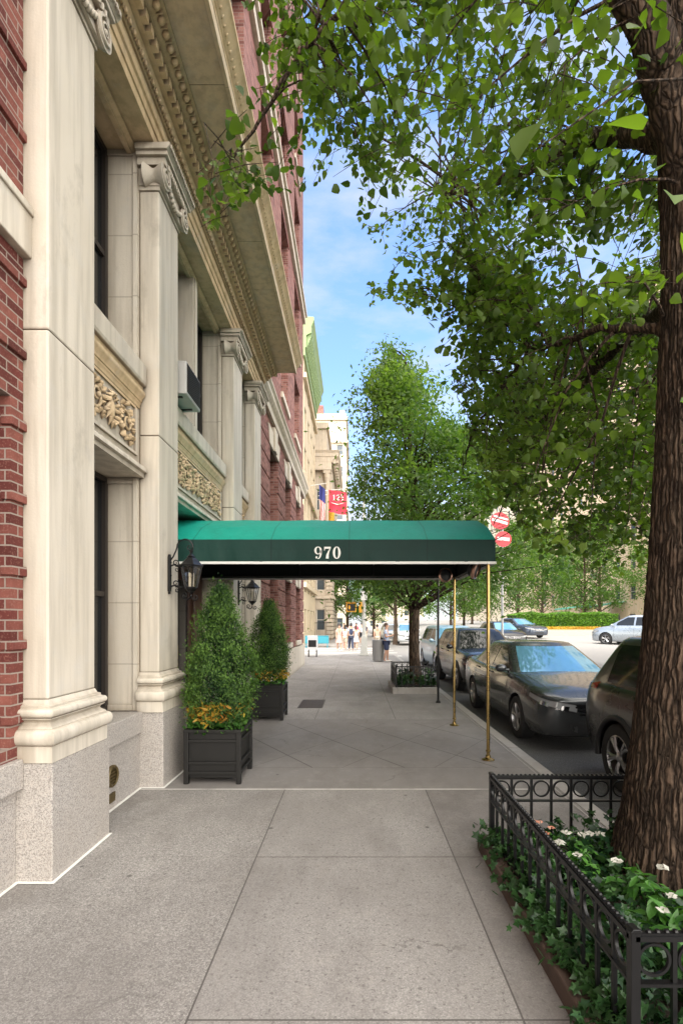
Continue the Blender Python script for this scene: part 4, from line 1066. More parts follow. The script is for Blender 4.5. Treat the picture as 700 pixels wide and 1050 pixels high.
me = bpy.data.meshes.new('trunk'); me.from_pydata((vs-np.array(TO)).tolist(), [], fs.tolist()); me.materials.append(M['bark']); me.polygons.foreach_set('use_smooth', [True]*len(me.polygons))
TR = bpy.data.objects.new('trunk', me); C.objects.link(TR); TR.parent = T1
limbs = [  # control points, base radius
 ([(2.08,3.0,4.0),(1.88,2.95,4.75),(1.60,2.88,5.3),(1.25,2.9,6.1),(.9,3.0,7.2),(.6,3.2,8.3)], .15),
 ([(2.05,3.0,3.3),(1.9,3.3,3.62),(1.75,3.9,3.9),(1.65,4.6,4.2),(1.5,5.2,4.7)], .04),
 ([(1.6,2.88,5.3),(1.0,3.2,6.1),(.3,3.5,6.35),(-.4,3.8,6.0),(-1.0,4.0,5.35)], .045),
 ([(2.1,3.1,4.6),(2.0,4.0,5.6),(1.8,5.2,6.4),(1.4,6.5,7.3),(1.2,7.5,8.2)], .09),
 ([(2.1,3.1,5.0),(2.8,3.8,5.8),(3.6,4.8,6.6),(4.4,5.6,7.2)], .09),
 ([(2.1,3.1,3.7),(2.4,3.9,4.1),(2.6,5.0,4.4),(2.7,6.4,4.6),(2.6,7.8,4.4)], .07),
 ([(2.1,3.0,5.2),(2.2,2.2,6.0),(1.8,1.2,6.8),(1.2,.2,7.4)], .08),
 ([(2.12,3.1,6.0),(1.6,3.6,7.4),(1.0,4.2,8.6),(.5,4.6,9.6)], .07),
 ([(2.1,3.0,4.4),(1.7,2.3,4.7),(1.2,1.7,4.7),(.9,1.3,4.4)], .035),
 ([(1.65,4.6,4.2),(1.45,5.2,4.0),(1.35,5.9,3.8),(1.4,6.5,3.6)], .022),
 ([(2.6,5.0,4.4),(2.3,5.8,4.0),(2.1,6.6,3.5),(2.0,7.2,3.1)], .03),
 ([(2.7,6.4,4.6),(3.0,7.2,4.2),(3.2,8.0,3.6),(3.3,8.6,3.0)], .03),
 ([(2.4,3.9,4.1),(2.9,4.6,3.9),(3.2,5.4,3.5),(3.3,6.2,3.1)], .03),
]
mb = MB(); nodes = []
for ctrl, r0 in limbs:
    p = limb_pts(ctrl, 8); n = len(p); p = [q+Vector(rs.normal(size=3)*.012) for q in p]
    rr = [r0*(1-.8*k/(n-1)) for k in range(n)]; mb.tube(p, rr, 10); nodes += [(q, rr[k]) for k, q in enumerate(p) if k > 2]
nodes += [(Vector(tc[k]), .1) for k in range(len(tc)) if tc[k].z > 5]
NP = np.array([q[:] for q, _ in nodes])
# secondary branches reach crown points; twigs and leaves hang along them
def okpt(P, dens=True):
    q = proj(P); ok = inpoly(q, CROWN)
    vis = (q[:,0] > -80) & (q[:,0] < 790) & (q[:,1] > -220) & (q[:,1] < 760) & (P[:,1] > .5)
    ok |= ~vis & (P[:,2] > 4.0)
    ok &= ~((P[:,0] < -.95) & (P[:,2] > 6.2)); ok &= P[:,0] > -1.45
    ok &= ~((P[:,0] < 1.95) & (P[:,1] > 5.7) & (P[:,1] < 8.5) & (P[:,2] < 3.35))
    return ok
leafP = []; leafT = []; leafS = []; tw = MB(); cnt = 0; tries = 0
while cnt < 640 and tries < 40000:
    tries += 1
    if tries % 5 < 2:      # the low skirt of the crown
        c = np.array([rs.uniform(.6,4.2), rs.uniform(4.0,9.0), rs.uniform(2.3,5.6)])
    elif tries % 5 == 2: c = np.array([rs.uniform(-1.4,3.2), rs.uniform(2.4,5.2), rs.uniform(4.2,7.6)])
    else: c = np.array([rs.uniform(-1.5,5.5), rs.uniform(.3,8.8), rs.uniform(3.2,10.4)])
    e = ((c[0]-2.0)/4.2)**2+((c[1]-3.8)/5.4)**2+((c[2]-6.4)/4.6)**2
    if e > 1.05: continue
    if not okpt(c[None])[0]: continue
    q = proj(c[None])[0]
    onscreen = -60 < q[0] < 760 and -60 < q[1] < 700
    if not onscreen and rs.rand() > .2: continue
    if q[0] < 345 and q[1] < 330 and (c[1] < 2.9 or rs.rand() > (.68 if q[0] < 320 else .75)): continue
    if q[0] < 460 and q[1] > 255 and rs.rand() > .35: continue
    if c[1] < 2.0 and onscreen and rs.rand() > .12: continue
    d = np.linalg.norm(NP-c, axis=1)+.5*np.maximum(0, NP[:,2]-c[2]-1.5); i = int(np.argmin(d)); st, r_ = nodes[i]
    if d[i] > 2.6: continue
    cv = Vector(c); mid = st.lerp(cv, .5)+Vector((0,0,.12*d[i]))+Vector(rs.normal(size=3)*.05*d[i])
    pts = [st, st.lerp(mid,.5)+Vector((0,0,.03)), mid, mid.lerp(cv,.55)+Vector((0,0,.02)), cv]; L = (cv-st).length
    r0 = min(r_*.6, .006+.006*L); tw.tube(pts, [r0, r0*.8, r0*.6, r0*.4, .002], 5)
    cnt += 1; tone = rs.rand()
    ntw = int(5+L*3.2)
    for k in range(ntw):
        t = .3+.7*rs.rand()**.6; p = pts[min(3,int(t*4))].lerp(pts[min(4,int(t*4)+1)], t*4-int(t*4)) if t < 1 else cv
        dr = rs.normal(size=3); dr[2] = dr[2]*.4-.15; dr /= np.linalg.norm(dr); l = rs.uniform(.18,.5); e_ = np.array(p)+dr*l; e_[2] -= l*.25
        if not okpt(e_[None])[0]: continue
        tw.tube([p, (Vector(e_)+p)*.5+Vector((0,0,.02)), Vector(e_)], [.003,.0024,.0012], 4, cap=False)
        for m in range(rs.randint(5,10)):
            u = .2+.85*rs.rand(); b = np.array(p)*(1-u)+e_*u+rs.normal(size=3)*np.array([.05,.05,.035]); b[2] -= .03
            leafP.append(b); leafT.append(tone*.6+.2*rs.rand()); leafS.append(.066)
leafP = np.array(leafP); keep = okpt(leafP) & ~gap(proj(leafP)); keep &= ~((leafP[:,1] < 1.1))
print('tree1 branches', cnt, 'leaves', keep.sum())
mb.build('limb', M['bark'], T1, off=TO, smooth=60); tw.build('branch', M['bark'], T1, off=TO)
leaves_obj('crown', leafP[keep], np.array(leafS)[keep], LM['linden'], T1, 'heart', off=TO, seed=4, tones=np.array(leafT)[keep], droop=.7)
# a few big leaves hanging close to the eye on a low twig
P = np.array([(.55,1.42,2.93),(.47,1.35,2.97),(.80,1.25,2.72),(.86,1.28,2.60),(.90,1.32,2.47),(.93,1.36,2.25),(.95,1.38,2.16),(.74,1.35,3.0),(.88,1.25,2.90)])
mb = MB(); mb.tube([(1.95,2.95,4.3),(1.6,2.2,4.0),(1.2,1.6,3.5),(.98,1.4,2.9),(.96,1.38,2.2)], [.016,.011,.007,.004,.002], 6); mb.tube([(1.1,1.5,3.3),(.8,1.42,3.2),(.5,1.4,2.98)], [.005,.003,.002], 5)
mb.build('branch', M['bark'], T1, off=TO)
leaves_obj('low_leaves', P, .088, LM['linden'], T1, 'heart', off=TO, seed=12, tones=[.5]*9, normals=[(.1,-.6,.7)]*9, nrm_mix=.3, droop=1.2)

def tree(name, label, loc, H, R0, trunk_r, zlow, n, ls, mat, seed, lean=(0,0), poly=None, shape='oval', conic=.5, group=None, clumps=None, flat=.62):
    T = thing(name, label, 'tree', loc, 0, group); rs = np.random.RandomState(seed); L = np.array(loc)
    mb = MB(); top = Vector((lean[0]*H, lean[1]*H, H*.93)); P0 = Vector((0,0,0))
    pts = [Vector((lean[0]*H*t+.05*math.sin(5*t+seed), lean[1]*H*t, H*.93*t)) for t in np.linspace(0,1,12)]; pts[0].x = 0
    mb.tube(pts, [trunk_r*1.35]+[trunk_r*(1-t)**.8+.012 for t in np.linspace(.06,.97,11)], 12)
    mb.build('trunk', M['bark2'], T, smooth=60)
    mb = MB(); LP = []; tn = []
    nc = clumps or 130
    for c in range(nc*6):
        if len(tn) >= n: break
        t = rs.rand()**.9; z = zlow+(H-zlow)*t; a = rs.rand()*2*PI
        r = R0*(1-conic*t)*(math.sin(PI*min(1,(t+.16)/1.05))**.55 if t < .89 else .45)*(1+.22*math.sin(3*a+seed)+.15*math.sin(5*a+9*t+seed))*(.30+.70*rs.rand()**.5)
        c_ = np.array([lean[0]*z+r*math.cos(a), lean[1]*z+r*math.sin(a), z])
        if poly is not None and not inpoly(proj((c_+L)[None]), poly)[0]: continue
        zb = max(zlow*.75, z-r*.55); sp = Vector((lean[0]*zb, lean[1]*zb, zb)); mb.tube([sp, sp.lerp(Vector(c_),.5)+Vector((0,0,.1*r)), Vector(c_)], [trunk_r*.22,trunk_r*.13,.005], 5, cap=False)
        s = min(.55,R0*rs.uniform(.07,.15)); tone = rs.rand()*.55+.3*t; m = int(n/nc*rs.uniform(.6,1.4)); o = rs.normal(size=(m,3))*np.array([s,s,s*flat]); o[:,2] -= .25*(o[:,0]**2+o[:,1]**2)/s
        Q = c_+o
        if poly is not None: Q = Q[inpoly(proj(Q+L), poly) | (rs.rand(len(Q)) < .30)]
        LP.append(Q); tn += [tone]*len(Q)
    LP = np.concatenate(LP); tn = np.array(tn)
    if poly is not None: kk = ~gap(proj(LP+L)); LP, tn = LP[kk], tn[kk]
    mb.build('branch', M['bark2'], T)
    leaves_obj('crown', LP, ls, LM[mat], T, shape, seed=seed, tones=tn, droop=.4)
    return T
T2POLY = [(392,352),(400,352),(412,372),(425,385),(440,405),(452,428),(480,438),(505,450),(530,470),(560,500),(600,640),(470,640),(430,632),(372,606),(362,570),(352,535),(362,520),(352,500),(366,486),(362,468),(388,462),(372,442),(392,425),(372,400),(378,382),(392,372)]
tree('street_tree', 'bushy tree with a slim leaning trunk rising from the farther fenced pit', (1.55,12.6,.1), 8.9, 4.3, .13, 2.5, 46000, .118, 'mid', 5, lean=(-.03,.0), poly=T2POLY, shape='oval', conic=.80, clumps=185, flat=.38)

# ------------------------------------------------------------------ vehicles
CW = {}
def wheel_mesh(r, w, spokes, twin=True):
    tm = MB(); rr = r*.66
    tm.lathe([(rr,-w/2),(rr*1.06,-w/2-.004),(r*.93,-w/2),(r*.985,-w/2+.02),(r,-w/2+.05),(r,w/2-.05),(r*.985,w/2-.02),(r*.93,w/2),(rr*1.06,w/2+.004),(rr,w/2)], (0,0,0), 36, 'x')
    rm = MB(); rm.lathe([(rr,-w/2+.005),(rr*.95,-w/2+.0),(rr*.90,-w/2+.03),(rr*.88,w/2-.03),(rr*.90,w/2-.005),(rr,w/2-.002)], (0,0,0), 36, 'x')
    for k in range(spokes):
        a = 2*PI*k/spokes
        for da in ((-.10,.10) if twin else (0,)):
            b = a+da; c0, s0 = math.cos(a), math.sin(a); c1, s1 = math.cos(b+da*.6), math.sin(b+da*.6)
            rm.tube([(-w/2+.035, .04*c0, .04*s0), (-w/2+.012, rr*.5*math.cos(b), rr*.5*math.sin(b)), (-w/2+.018, rr*.93*c1, rr*.93*s1)], [.026,.019,.020], 6)
    rm.lathe([(0,-w/2+.0),(.035,-w/2+.003),(.06,-w/2+.02),(.062,-w/2+.06)], (0,0,0), 20, 'x')
    dm = MB(); dm.lathe([(0,.0),(rr*.88,.0),(rr*.88,.01),(0,.01)], (0,0,0), 24, 'x')
    return tm, rm, dm
def crom(tab, t):
    ks = [a[0] for a in tab]; 
    if t <= ks[0]: return tab[0][1]
    if t >= ks[-1]: return tab[-1][1]
    i = max(k for k in range(len(ks)) if ks[k] <= t); i = min(i, len(ks)-2)
    u = (t-ks[i])/(ks[i+1]-ks[i]); p1, p2 = tab[i][1], tab[i+1][1]
    m1 = (p2-tab[max(i-1,0)][1])/(ks[i+1]-ks[max(i-1,0)])*(ks[i+1]-ks[i]); m2 = (tab[min(i+2,len(ks)-1)][1]-p1)/(ks[min(i+2,len(ks)-1)]-ks[i])*(ks[i+1]-ks[i])
    return (2*u**3-3*u*u+1)*p1+(u**3-2*u*u+u)*m1+(-2*u**3+3*u*u)*p2+(u**3-u*u)*m2
SEDAN = dict(L=4.93, W=1.845, top=[(0,.69),(.02,.725),(.07,.755),(.18,.79),(.4,.845),(.9,.915),(1.35,.97),(1.8,.985),(3.0,.99),(3.9,1.02),(4.4,1.05),(4.8,1.045),(4.90,.99),(4.93,.93)],
  hw=[(0,.58),(.02,.69),(.06,.76),(.14,.83),(.27,.875),(.5,.908),(1.0,.922),(2.5,.922),(4.0,.915),(4.5,.89),(4.75,.84),(4.88,.76),(4.93,.66)], zb=[(0,.30),(.05,.22),(.3,.19),(4.6,.22),(4.88,.30),(4.93,.40)],
  cab=dict(y0=1.22,y1=4.28,f=.90,r=.78,z0=.955,z1=1.415,zc=1.475,w0=.80,w1=.575), axles=(.98,3.78), wr=.33, side=[(1.62,2.62),(2.70,3.55)], spokes=5)
SUV = dict(L=4.55, W=1.85, top=[(0,.78),(.04,.86),(.15,.93),(.4,1.0),(.8,1.045),(1.2,1.08),(1.8,1.09),(3.6,1.12),(4.2,1.13),(4.45,1.11),(4.52,1.04),(4.55,.95)],
  hw=[(0,.66),(.03,.76),(.10,.84),(.25,.89),(.5,.92),(1.0,.925),(3.8,.925),(4.2,.905),(4.42,.86),(4.52,.80),(4.55,.72)], zb=[(0,.36),(.06,.27),(.3,.24),(4.2,.25),(4.5,.34),(4.55,.42)],
  cab=dict(y0=1.08,y1=4.46,f=.80,r=.36,z0=1.06,z1=1.60,zc=1.67,w0=.83,w1=.63), axles=(.90,3.58), wr=.36, side=[(1.45,2.35),(2.42,3.22),(3.34,3.98)], spokes=5)
VAN = dict(SUV); VAN.update(L=5.0, top=[(0,.74),(.05,.84),(.2,.93),(.5,1.02),(.9,1.08),(1.2,1.10),(3.8,1.12),(4.7,1.12),(4.93,1.10),(4.97,1.03),(5.0,.93)], hw=[(0,.66),(.03,.76),(.12,.86),(.3,.92),(.6,.96),(1.0,.975),(4.4,.975),(4.75,.95),(4.9,.90),(4.97,.84),(5.0,.76)],
  zb=[(0,.32),(.06,.24),(.3,.2),(4.7,.22),(4.97,.32),(5.0,.4)], W=1.96, cab=dict(y0=.85,y1=4.93,f=1.05,r=.30,z0=1.07,z1=1.66,zc=1.74,w0=.88,w1=.68), axles=(.95,3.95), side=[(1.55,2.5),(2.6,3.55),(3.66,4.5)])
HATCH = dict(SEDAN); HATCH.update(L=4.45, top=[(0,.66),(.05,.72),(.2,.80),(.5,.88),(.9,.95),(1.2,.98),(4.0,1.02),(4.3,1.02),(4.42,.97),(4.45,.88)], hw=[(0,.60),(.03,.70),(.10,.79),(.25,.855),(.5,.885),(1.0,.895),(3.9,.89),(4.2,.86),(4.38,.8),(4.45,.70)], zb=[(0,.30),(.05,.22),(.3,.19),(4.1,.22),(4.4,.30),(4.45,.40)],
  cab=dict(y0=1.05,y1=4.33,f=.85,r=.50,z0=.965,z1=1.46,zc=1.52,w0=.79,w1=.59), axles=(.9,3.5), side=[(1.45,2.4),(2.48,3.3)])
def car(spec, loc, rz, pmat, label, name='parked_car', cat='car', group=None, glass=None, detail=2, boolean=True, clad=None):
    S = spec; T = thing(name, label, cat, loc, rz, group); gl = glass or M['carglass']; Lc = S['L']; oy = -Lc/2
    def prof(y):
        w, zt, zb = crom(S['hw'],y), crom(S['top'],y), crom(S['zb'],y); h = zt-zb
        cr = .045 if .1 < y < Lc-.1 else .02
        return [(0,zb),(w*.80,zb+.005),(w*.93,zb+.03),(w*.985,zb+h*.20),(w*1.0,zb+h*.42),(w*1.0,zb+h*.60),(w*.985,zb+h*.70),(w*.965,zb+h*.84),(w*.93,zb+h*.935),(w*.86,zt-.004),(w*.70,zt+cr*.35),(w*.4,zt+cr*.8),(0,zt+cr)]
    nP = 13
    def surf(y, v):             # v in 0..1 from sill to centre line, right side
        p = prof(y); k = 1+v*(nP-2); i = min(int(k), nP-2); t = k-i; return (p[i][0]*(1-t)+p[i+1][0]*t, y+oy, p[i][1]*(1-t)+p[i+1][1]*t)
    ysn = sorted(set([0,.015,.03,.06,.1,.16,.25,.35]+[.35+(Lc-.7)*k/34 for k in range(35)]+[Lc-q for q in (.25,.16,.1,.06,.03,.015,0)]))
    mb = MB(); vs = []; m = 2*nP-2
    for y in ysn:
        p = prof(y); ring_ = [(q[0],y+oy,q[1]) for q in p]+[(-q[0],y+oy,q[1]) for q in p[-2:0:-1]]; vs += ring_
    fs = [(i*m+k, i*m+(k+1)%m, (i+1)*m+(k+1)%m, (i+1)*m+k) for i in range(len(ysn)-1) for k in range(m)]+[tuple(range(m)), tuple(range(len(vs)-m, len(vs)))]
    mb.add(vs, fs); body = mb.build('body', [pmat, M['blackp']], T, smooth=40)
    R1 = S['wr']+.045
    if boolean:
        cb = MB()
        cut = None
        for ay in S['axles']:
            for s in (-1,1):
                c = MB(); x0, x1 = (s*.62, s*1.2); c.lathe([(.0,min(x0,x1)),(R1,min(x0,x1)),(R1,max(x0,x1)),(.0,max(x0,x1))], (0,ay+oy,S['wr']), 32, 'x')
                co = c.build('cutter', M['blackp']); bmx = bmesh.new(); bmx.from_mesh(co.data); bmesh.ops.remove_doubles(bmx, verts=bmx.verts, dist=1e-5); bmesh.ops.recalc_face_normals(bmx, faces=bmx.faces); bmx.to_mesh(co.data); bmx.free()
                co.parent = T
                md = body.modifiers.new('arch', 'BOOLEAN'); md.operation = 'DIFFERENCE'; md.object = co; md.solver = 'EXACT'
                try: md.material_mode = 'TRANSFER'
                except Exception: pass
        bpy.context.view_layer.update(); dg = bpy.context.evaluated_depsgraph_get(); nm = bpy.data.meshes.new_from_object(body.evaluated_get(dg))
        cs = [md.object for md in body.modifiers]; body.modifiers.clear(); body.data = nm
        for c in cs: bpy.data.objects.remove(c)
    # cabin
    c = S['cab']; z0, z1 = c['z0'], c['z1']
    def cab(t):                # t 0 belt .. 1 roof edge
        e = t**1.15; return c['y0']+c['f']*t+oy, c['y1']-c['r']*t+oy, c['w0']+(c['w1']-c['w0'])*e, z0+(z1-z0)*t
    bow = .16; rb = .07 if c['r'] > .5 else .05
    def ringc(t, k=1.0):
        yf, yr, w, z = cab(t); w *= k; P = []
        nf = 9
        for i in range(nf): u = -1+2*i/(nf-1); P.append((w*.93*u, yf+bow*(abs(u)**2.2), z))
        P.append((w*.985, yf+bow+.07, z))
        for i in range(8): u = i/7; P.append((w*(1+.012*math.sin(PI*u)), yf+bow+.14+(yr-rb-.08-(yf+bow+.14))*u, z))
        P.append((w*.985, yr-rb-.03, z))
        for i in range(nf): u = 1-2*i/(nf-1); P.append((w*.93*u, yr-rb*(abs(u)**2.2), z))
        P.append((-w*.985, yr-rb-.03, z))
        for i in range(8): u = 1-i/7; P.append((-w*(1+.012*math.sin(PI*u)), yf+bow+.14+(yr-rb-.08-(yf+bow+.14))*u, z))
        P.append((-w*.985, yf+bow+.07, z))
        return P
    mb = MB(); rings = [ringc(t) for t in (0,.2,.4,.6,.8,.93)]; yf, yr, w, z = cab(1); zc = c['zc']
    top = ringc(1.0); cy = (yf+yr)/2; rings.append([(x*.985, cy+(y-cy)*.995, z1+.0) for x,y,zz in top])
    for k, dz in ((.93,.45),(.78,.75),(.5,.93),(.22,1.0)): rings.append([(x*k, cy+(y-cy)*(1-(1-k)*.75), z1+(zc-z1)*dz) for x,y,zz in top])
    m = len(rings[0]); vs = [p for r in rings for p in r]
    fs = [(i*m+k, i*m+(k+1)%m, (i+1)*m+(k+1)%m, (i+1)*m+k) for i in range(len(rings)-1) for k in range(m)]+[tuple(range((len(rings)-1)*m, len(rings)*m))]
    mb.add(vs, fs); mb.build('roof', pmat, T, smooth=50)
    # glass
    def fr(u, v, rear=False):
        t = .07+.86*v; yf, yr, w, z = cab(t); q = (-1+2*u)*.955; 
        if rear: return (w*.90*q, yr-rb*abs(q)**2.2+.012, z)
        return (w*.91*q, yf+bow*(abs(q)**2.2)-.012, z+.004)
    mb = MB(); mb.grid(lambda u,v: fr(u,v), 14, 6); mb.build('windscreen', gl, T, smooth=60)
    mb = MB(); mb.grid(lambda u,v: fr(u,.10+.85*v,True), 14, 6); mb.build('rear_window', M['carglass'], T, smooth=60)
    for (ya, yb) in S['side']:
        for s in (-1,1):
            def sd(u, v):
                t = .12+.78*v; yf, yr, w, z = cab(t); lo = max(ya+oy, yf+bow+.16); hi = min(yb+oy, yr-rb-.14-.10*(c['r'] > .5)); 
                if lo > hi-.05: lo = hi-.05
                y = lo+(hi-lo)*u; q = (y-(yf+bow+.14))/max(.1,(yr-rb-.08-(yf+bow+.14))); return (s*(w*(1+.012*math.sin(PI*max(0,min(1,q))))+.006), y, z)
            mb = MB(); mb.grid(sd, 6, 5); mb.build('side_window', M['carglass'], T, smooth=60)
    def patch(name, ya, yb, va, vb, mat, sides=(-1,1), off=.006, nu=6, nv=4, parent=T):
        for s in sides:
            def fn(u, v):
                y = ya+(yb-ya)*u; p = surf(y, va+(vb-va)*v); n = Vector((.8, 0, .25)) if y > .3 and y < Lc-.3 else Vector((.5,-1 if y < 1 else 1,.2)); n.normalize()
                return (s*(p[0]+n.x*off), p[1]+n.y*off, p[2]+n.z*off)
            mb = MB(); mb.grid(fn, nu, nv); o = mb.build(name, mat, parent, smooth=60)
        return o
    # lamps
    suvl = S['top'][0][1] > .7
    def wrap(name, a0, a1, lo0, lo1, hi0, hi1, mat, off):
        """lamp band wrapped round the front corner; a = 0 by the grille .. 1 on the wing"""
        zt0 = S['top'][0][1]; pl = [(.66,0)]+[(crom(S['hw'],y)/crom(S['hw'],0), y) for y in (0,.02,.06,.12,.2,.3,.42,.52)]
        w0_ = crom(S['hw'],0); cum = [0]
        for (p, q), (r, t) in zip(pl, pl[1:]): cum.append(cum[-1]+math.hypot((r-p)*w0_, t-q))
        for s in (-1,1):
            def fn(u, v):
                d = (a0+(a1-a0)*u)*cum[-1]; k = max(i for i in range(len(cum)-1) if cum[i] <= d+1e-9); f = (d-cum[k])/(cum[k+1]-cum[k])
                x = (pl[k][0]*(1-f)+pl[k+1][0]*f)*w0_; y = pl[k][1]*(1-f)+pl[k+1][1]*f
                lo = lo0+(lo1-lo0)*u; hi = hi0+(hi1-hi0)*u; z = zt0+lo+(hi-lo)*v; P_ = prof(max(y,.0)); hh = crom(S['top'],y)
                fr = (z-P_[0][1])/(hh-P_[0][1]); sh = 1-.06*max(0,(fr-.6)/.35)
                nx_, ny_ = (u**1.2, -(1-u)); l = math.hypot(nx_, ny_) or 1
                return (s*(x*sh+nx_/l*off), y+oy+ny_/l*off, z)
            mb = MB(); mb.grid(fn, 16, 4); mb.build(name, mat, T, smooth=60)
    wrap('lamp_housing', .0, 1., -.135, .03, -.018, .105, M['blackp'], .006)
    wrap('headlight', .03, .96, -.122, .04, -.030, .095, M['lens'], .010)
    if detail > 1:
        wrap('headlight_inner', .16, .34, -.105, -.085, -.045, -.03, M['chrome'], .014); wrap('headlight_inner', .48, .64, -.06, -.03, .0, .02, M['chrome'], .014)
    patch('tail_light', Lc-.42, Lc-.03, .58, .78, M['lens_red'], off=.008)
    patch('bonnet_seam', .3, 1.25, .80, .806, M['blackp'], off=.002, nu=20, nv=1) if detail > 1 else None
    # grille, lower intake, bumper lip, plate, badge-less emblem oval
    zt = S['top'][0][1]; zb = S['zb'][0][1]
    def frontbar(name, za, zb_, w1, w2, d, mat, y=0.0, bowf=.006):
        def fn(u, v): q = -1+2*u; w = w1+(w2-w1)*v; return (w*q, oy+y-d+bowf*q*q*1.2, za+(zb_-za)*v)
        mb = MB(); mb.grid(fn, 14, 3); return mb.build(name, mat, T, smooth=60)
    frontbar('grille', zt-.17, zt-.03, .34, .44, .004, M['blackp'])
    for k in range(3): frontbar('grille_bar', zt-.158+k*.045, zt-.134+k*.045, .355+k*.03, .365+k*.03, .018, M['chrome'])
    if detail > 1 and not clad:
        for s in (-1,1):
            for (xa, xb, za, zb2, mt, d, nm) in ((.46,.56,.345,.40,M['blackp'],.004,'fog_lamp'),):
                mb = MB(); mb.grid(lambda u,v: (s*(xa+(xb-xa)*u), oy-d+.012*u, za+(zb2-za)*v-.02*(1-u)*(1-v)), 5, 3); mb.build(nm, mt, T, smooth=60)
        frontbar('grille_surround', zt-.045, zt-.018, .40, .42, .020, M['chrome']); frontbar('bumper_crease', zb+.29, zb+.30, .56, .56, .006, M['blackp'])
    frontbar('lower_intake', zb+.04, zb+.13, .52, .50, .004, M['blackp']); 
    frontbar('number_plate', zb+.17, zb+.28, .15, .15, .010, plain('plate_paint', (.55,.5,.3), .5), bowf=.01) if detail > 1 and not clad else None
    # rear plate
    mb = MB(); mb.box(-.17,.17,Lc/2+.002,Lc/2+.012,.72,.84); mb.build('number_plate', plain('plate_rear', (.6,.56,.35), .5), T)
    # door seams, handles, sill
    if detail > 0:
        for y in (S['side'][0][0]-.12, S['side'][0][1]+.04, S['side'][1][1]+.02):
            patch('door_seam', y, y+.010, .06, .66, M['blackp'], off=.0025, nu=1, nv=14)
        patch('sill_trim', S['axles'][0]+R1+.04, S['axles'][1]-R1-.04, .0, .12, M['blackp'], off=.006, nu=10, nv=2)
        for y in (S['side'][0][1]-.14, S['side'][1][1]-.12):
            for s in (-1,1):
                p = surf(y, .60); mb = MB(); mb.tube([(s*(p[0]+.0),p[1]-.09,p[2]),(s*(p[0]+.03),p[1]-.06,p[2]+.003),(s*(p[0]+.03),p[1]+.06,p[2]+.003),(s*(p[0]),p[1]+.09,p[2])], .011, 6); mb.build('door_handle', pmat, T, smooth=True)
        for s in (-1,1):
            yf, yr, w, z = cab(.12); mb = MB(); mb.ball((s*(w+.15), yf+bow+.22, z+.02), (.10,.055,.068), 12, 8); mb.tube([(s*(w-.02),yf+bow+.24,z-.02),(s*(w+.08),yf+bow+.23,z-.01)], [.03,.02], 6)
            mr = mb.build('wing_mirror', pmat, T, smooth=60)
        if clad:
            for ay in S['axles']:
                for s in (-1,1):
                    mb = MB(); P = [(math.cos(a)*(R1+.015), math.sin(a)*(R1+.015)) for a in np.linspace(-.15,PI+.15,20)]
                    mb.tube([(s*(crom(S['hw'],ay)*.992), ay+oy+q[0], S['wr']+q[1]) for q in P], .034, 8); mb.build('arch_trim', M['blackp'], T, smooth=60)
    tm, rm, dm = wheel_mesh(S['wr'], .215, S['spokes']); W0 = None
    for ay in S['axles']:
        for s in (-1,1):
            x = s*(crom(S['hw'],ay)-.115)
            if W0 is None:
                W0 = tm.build('wheel', M['rubber'], T, smooth=40); rm.build('rim', M['alloy'], W0, smooth=40); dm.build('brake_disc', M['blackp'], W0); o = W0
            else: o = dup(W0, parent=T)
            o.location = (x, ay+oy, S['wr']); o.rotation_euler = (.3*ay, 0, 0 if s < 0 else PI)
    return T
RZ = -.13
DG = paint('dark_grey_car_paint', (.050,.055,.060), .2, .45); BK = paint('black_car_paint', (.006,.006,.007), .16, .0, .35); CH_ = paint('charcoal_car_paint', (.014,.013,.015), .22, .1, .45)
SV = paint('silver_car_paint', (.34,.38,.42), .22, .6); WH = paint('white_car_paint', (.62,.66,.68), .25, .0); BL = paint('dark_blue_car_paint', (.035,.05,.08), .18, .4); LBL = paint('pale_blue_car_paint', (.25,.38,.48), .25, .3)
car(SEDAN, (3.42,9.30,RZ), R(.4), DG, 'dark grey sedan parked at the kerb with bright blue windscreen reflection', glass=M['windsh_sky'])
car(SUV, (3.70,3.98,RZ), 0, CH_, 'dark sport utility car half hidden behind the near tree, tail towards the sedan', name='parked_suv', clad=True)
car(SUV, (3.62,14.85,RZ), R(1), BK, 'black sport utility car parked behind the dark grey sedan', name='parked_suv', clad=True)
car(VAN, (3.9,20.2,RZ), R(1), LBL, 'pale blue van parked behind the black sport utility car', name='parked_van', cat='van', glass=M['windsh_sky'])
car(VAN, (4.4,43.5,.0), R(2), WH, 'white minivan standing beyond the crossing, beside the pedestrian', name='minivan', cat='van', glass=M['windsh_sky'], detail=1)
car(SUV, (3.6,50.5,.0), R(2), SV, 'silver car half hidden behind the white minivan', name='parked_suv', detail=0, boolean=False)
car(SEDAN, (12.2,37.5,road_z(12.2,37)), R(20), BL, 'dark blue sedan driving beside the hedge in the sun', name='moving_car', detail=1, glass=M['windsh_sky'])
car(VAN, (16.2,28.2,road_z(16,27)), PI+R(35), SV, 'silver minivan driving away next to the median hedge', name='minivan', cat='van', detail=1)
car(HATCH, (9.2,31.5,road_z(9.2,31)), R(5), BK, 'dark car in the middle lane behind the parked sedan', name='moving_car', detail=1, glass=M['windsh_sky'])

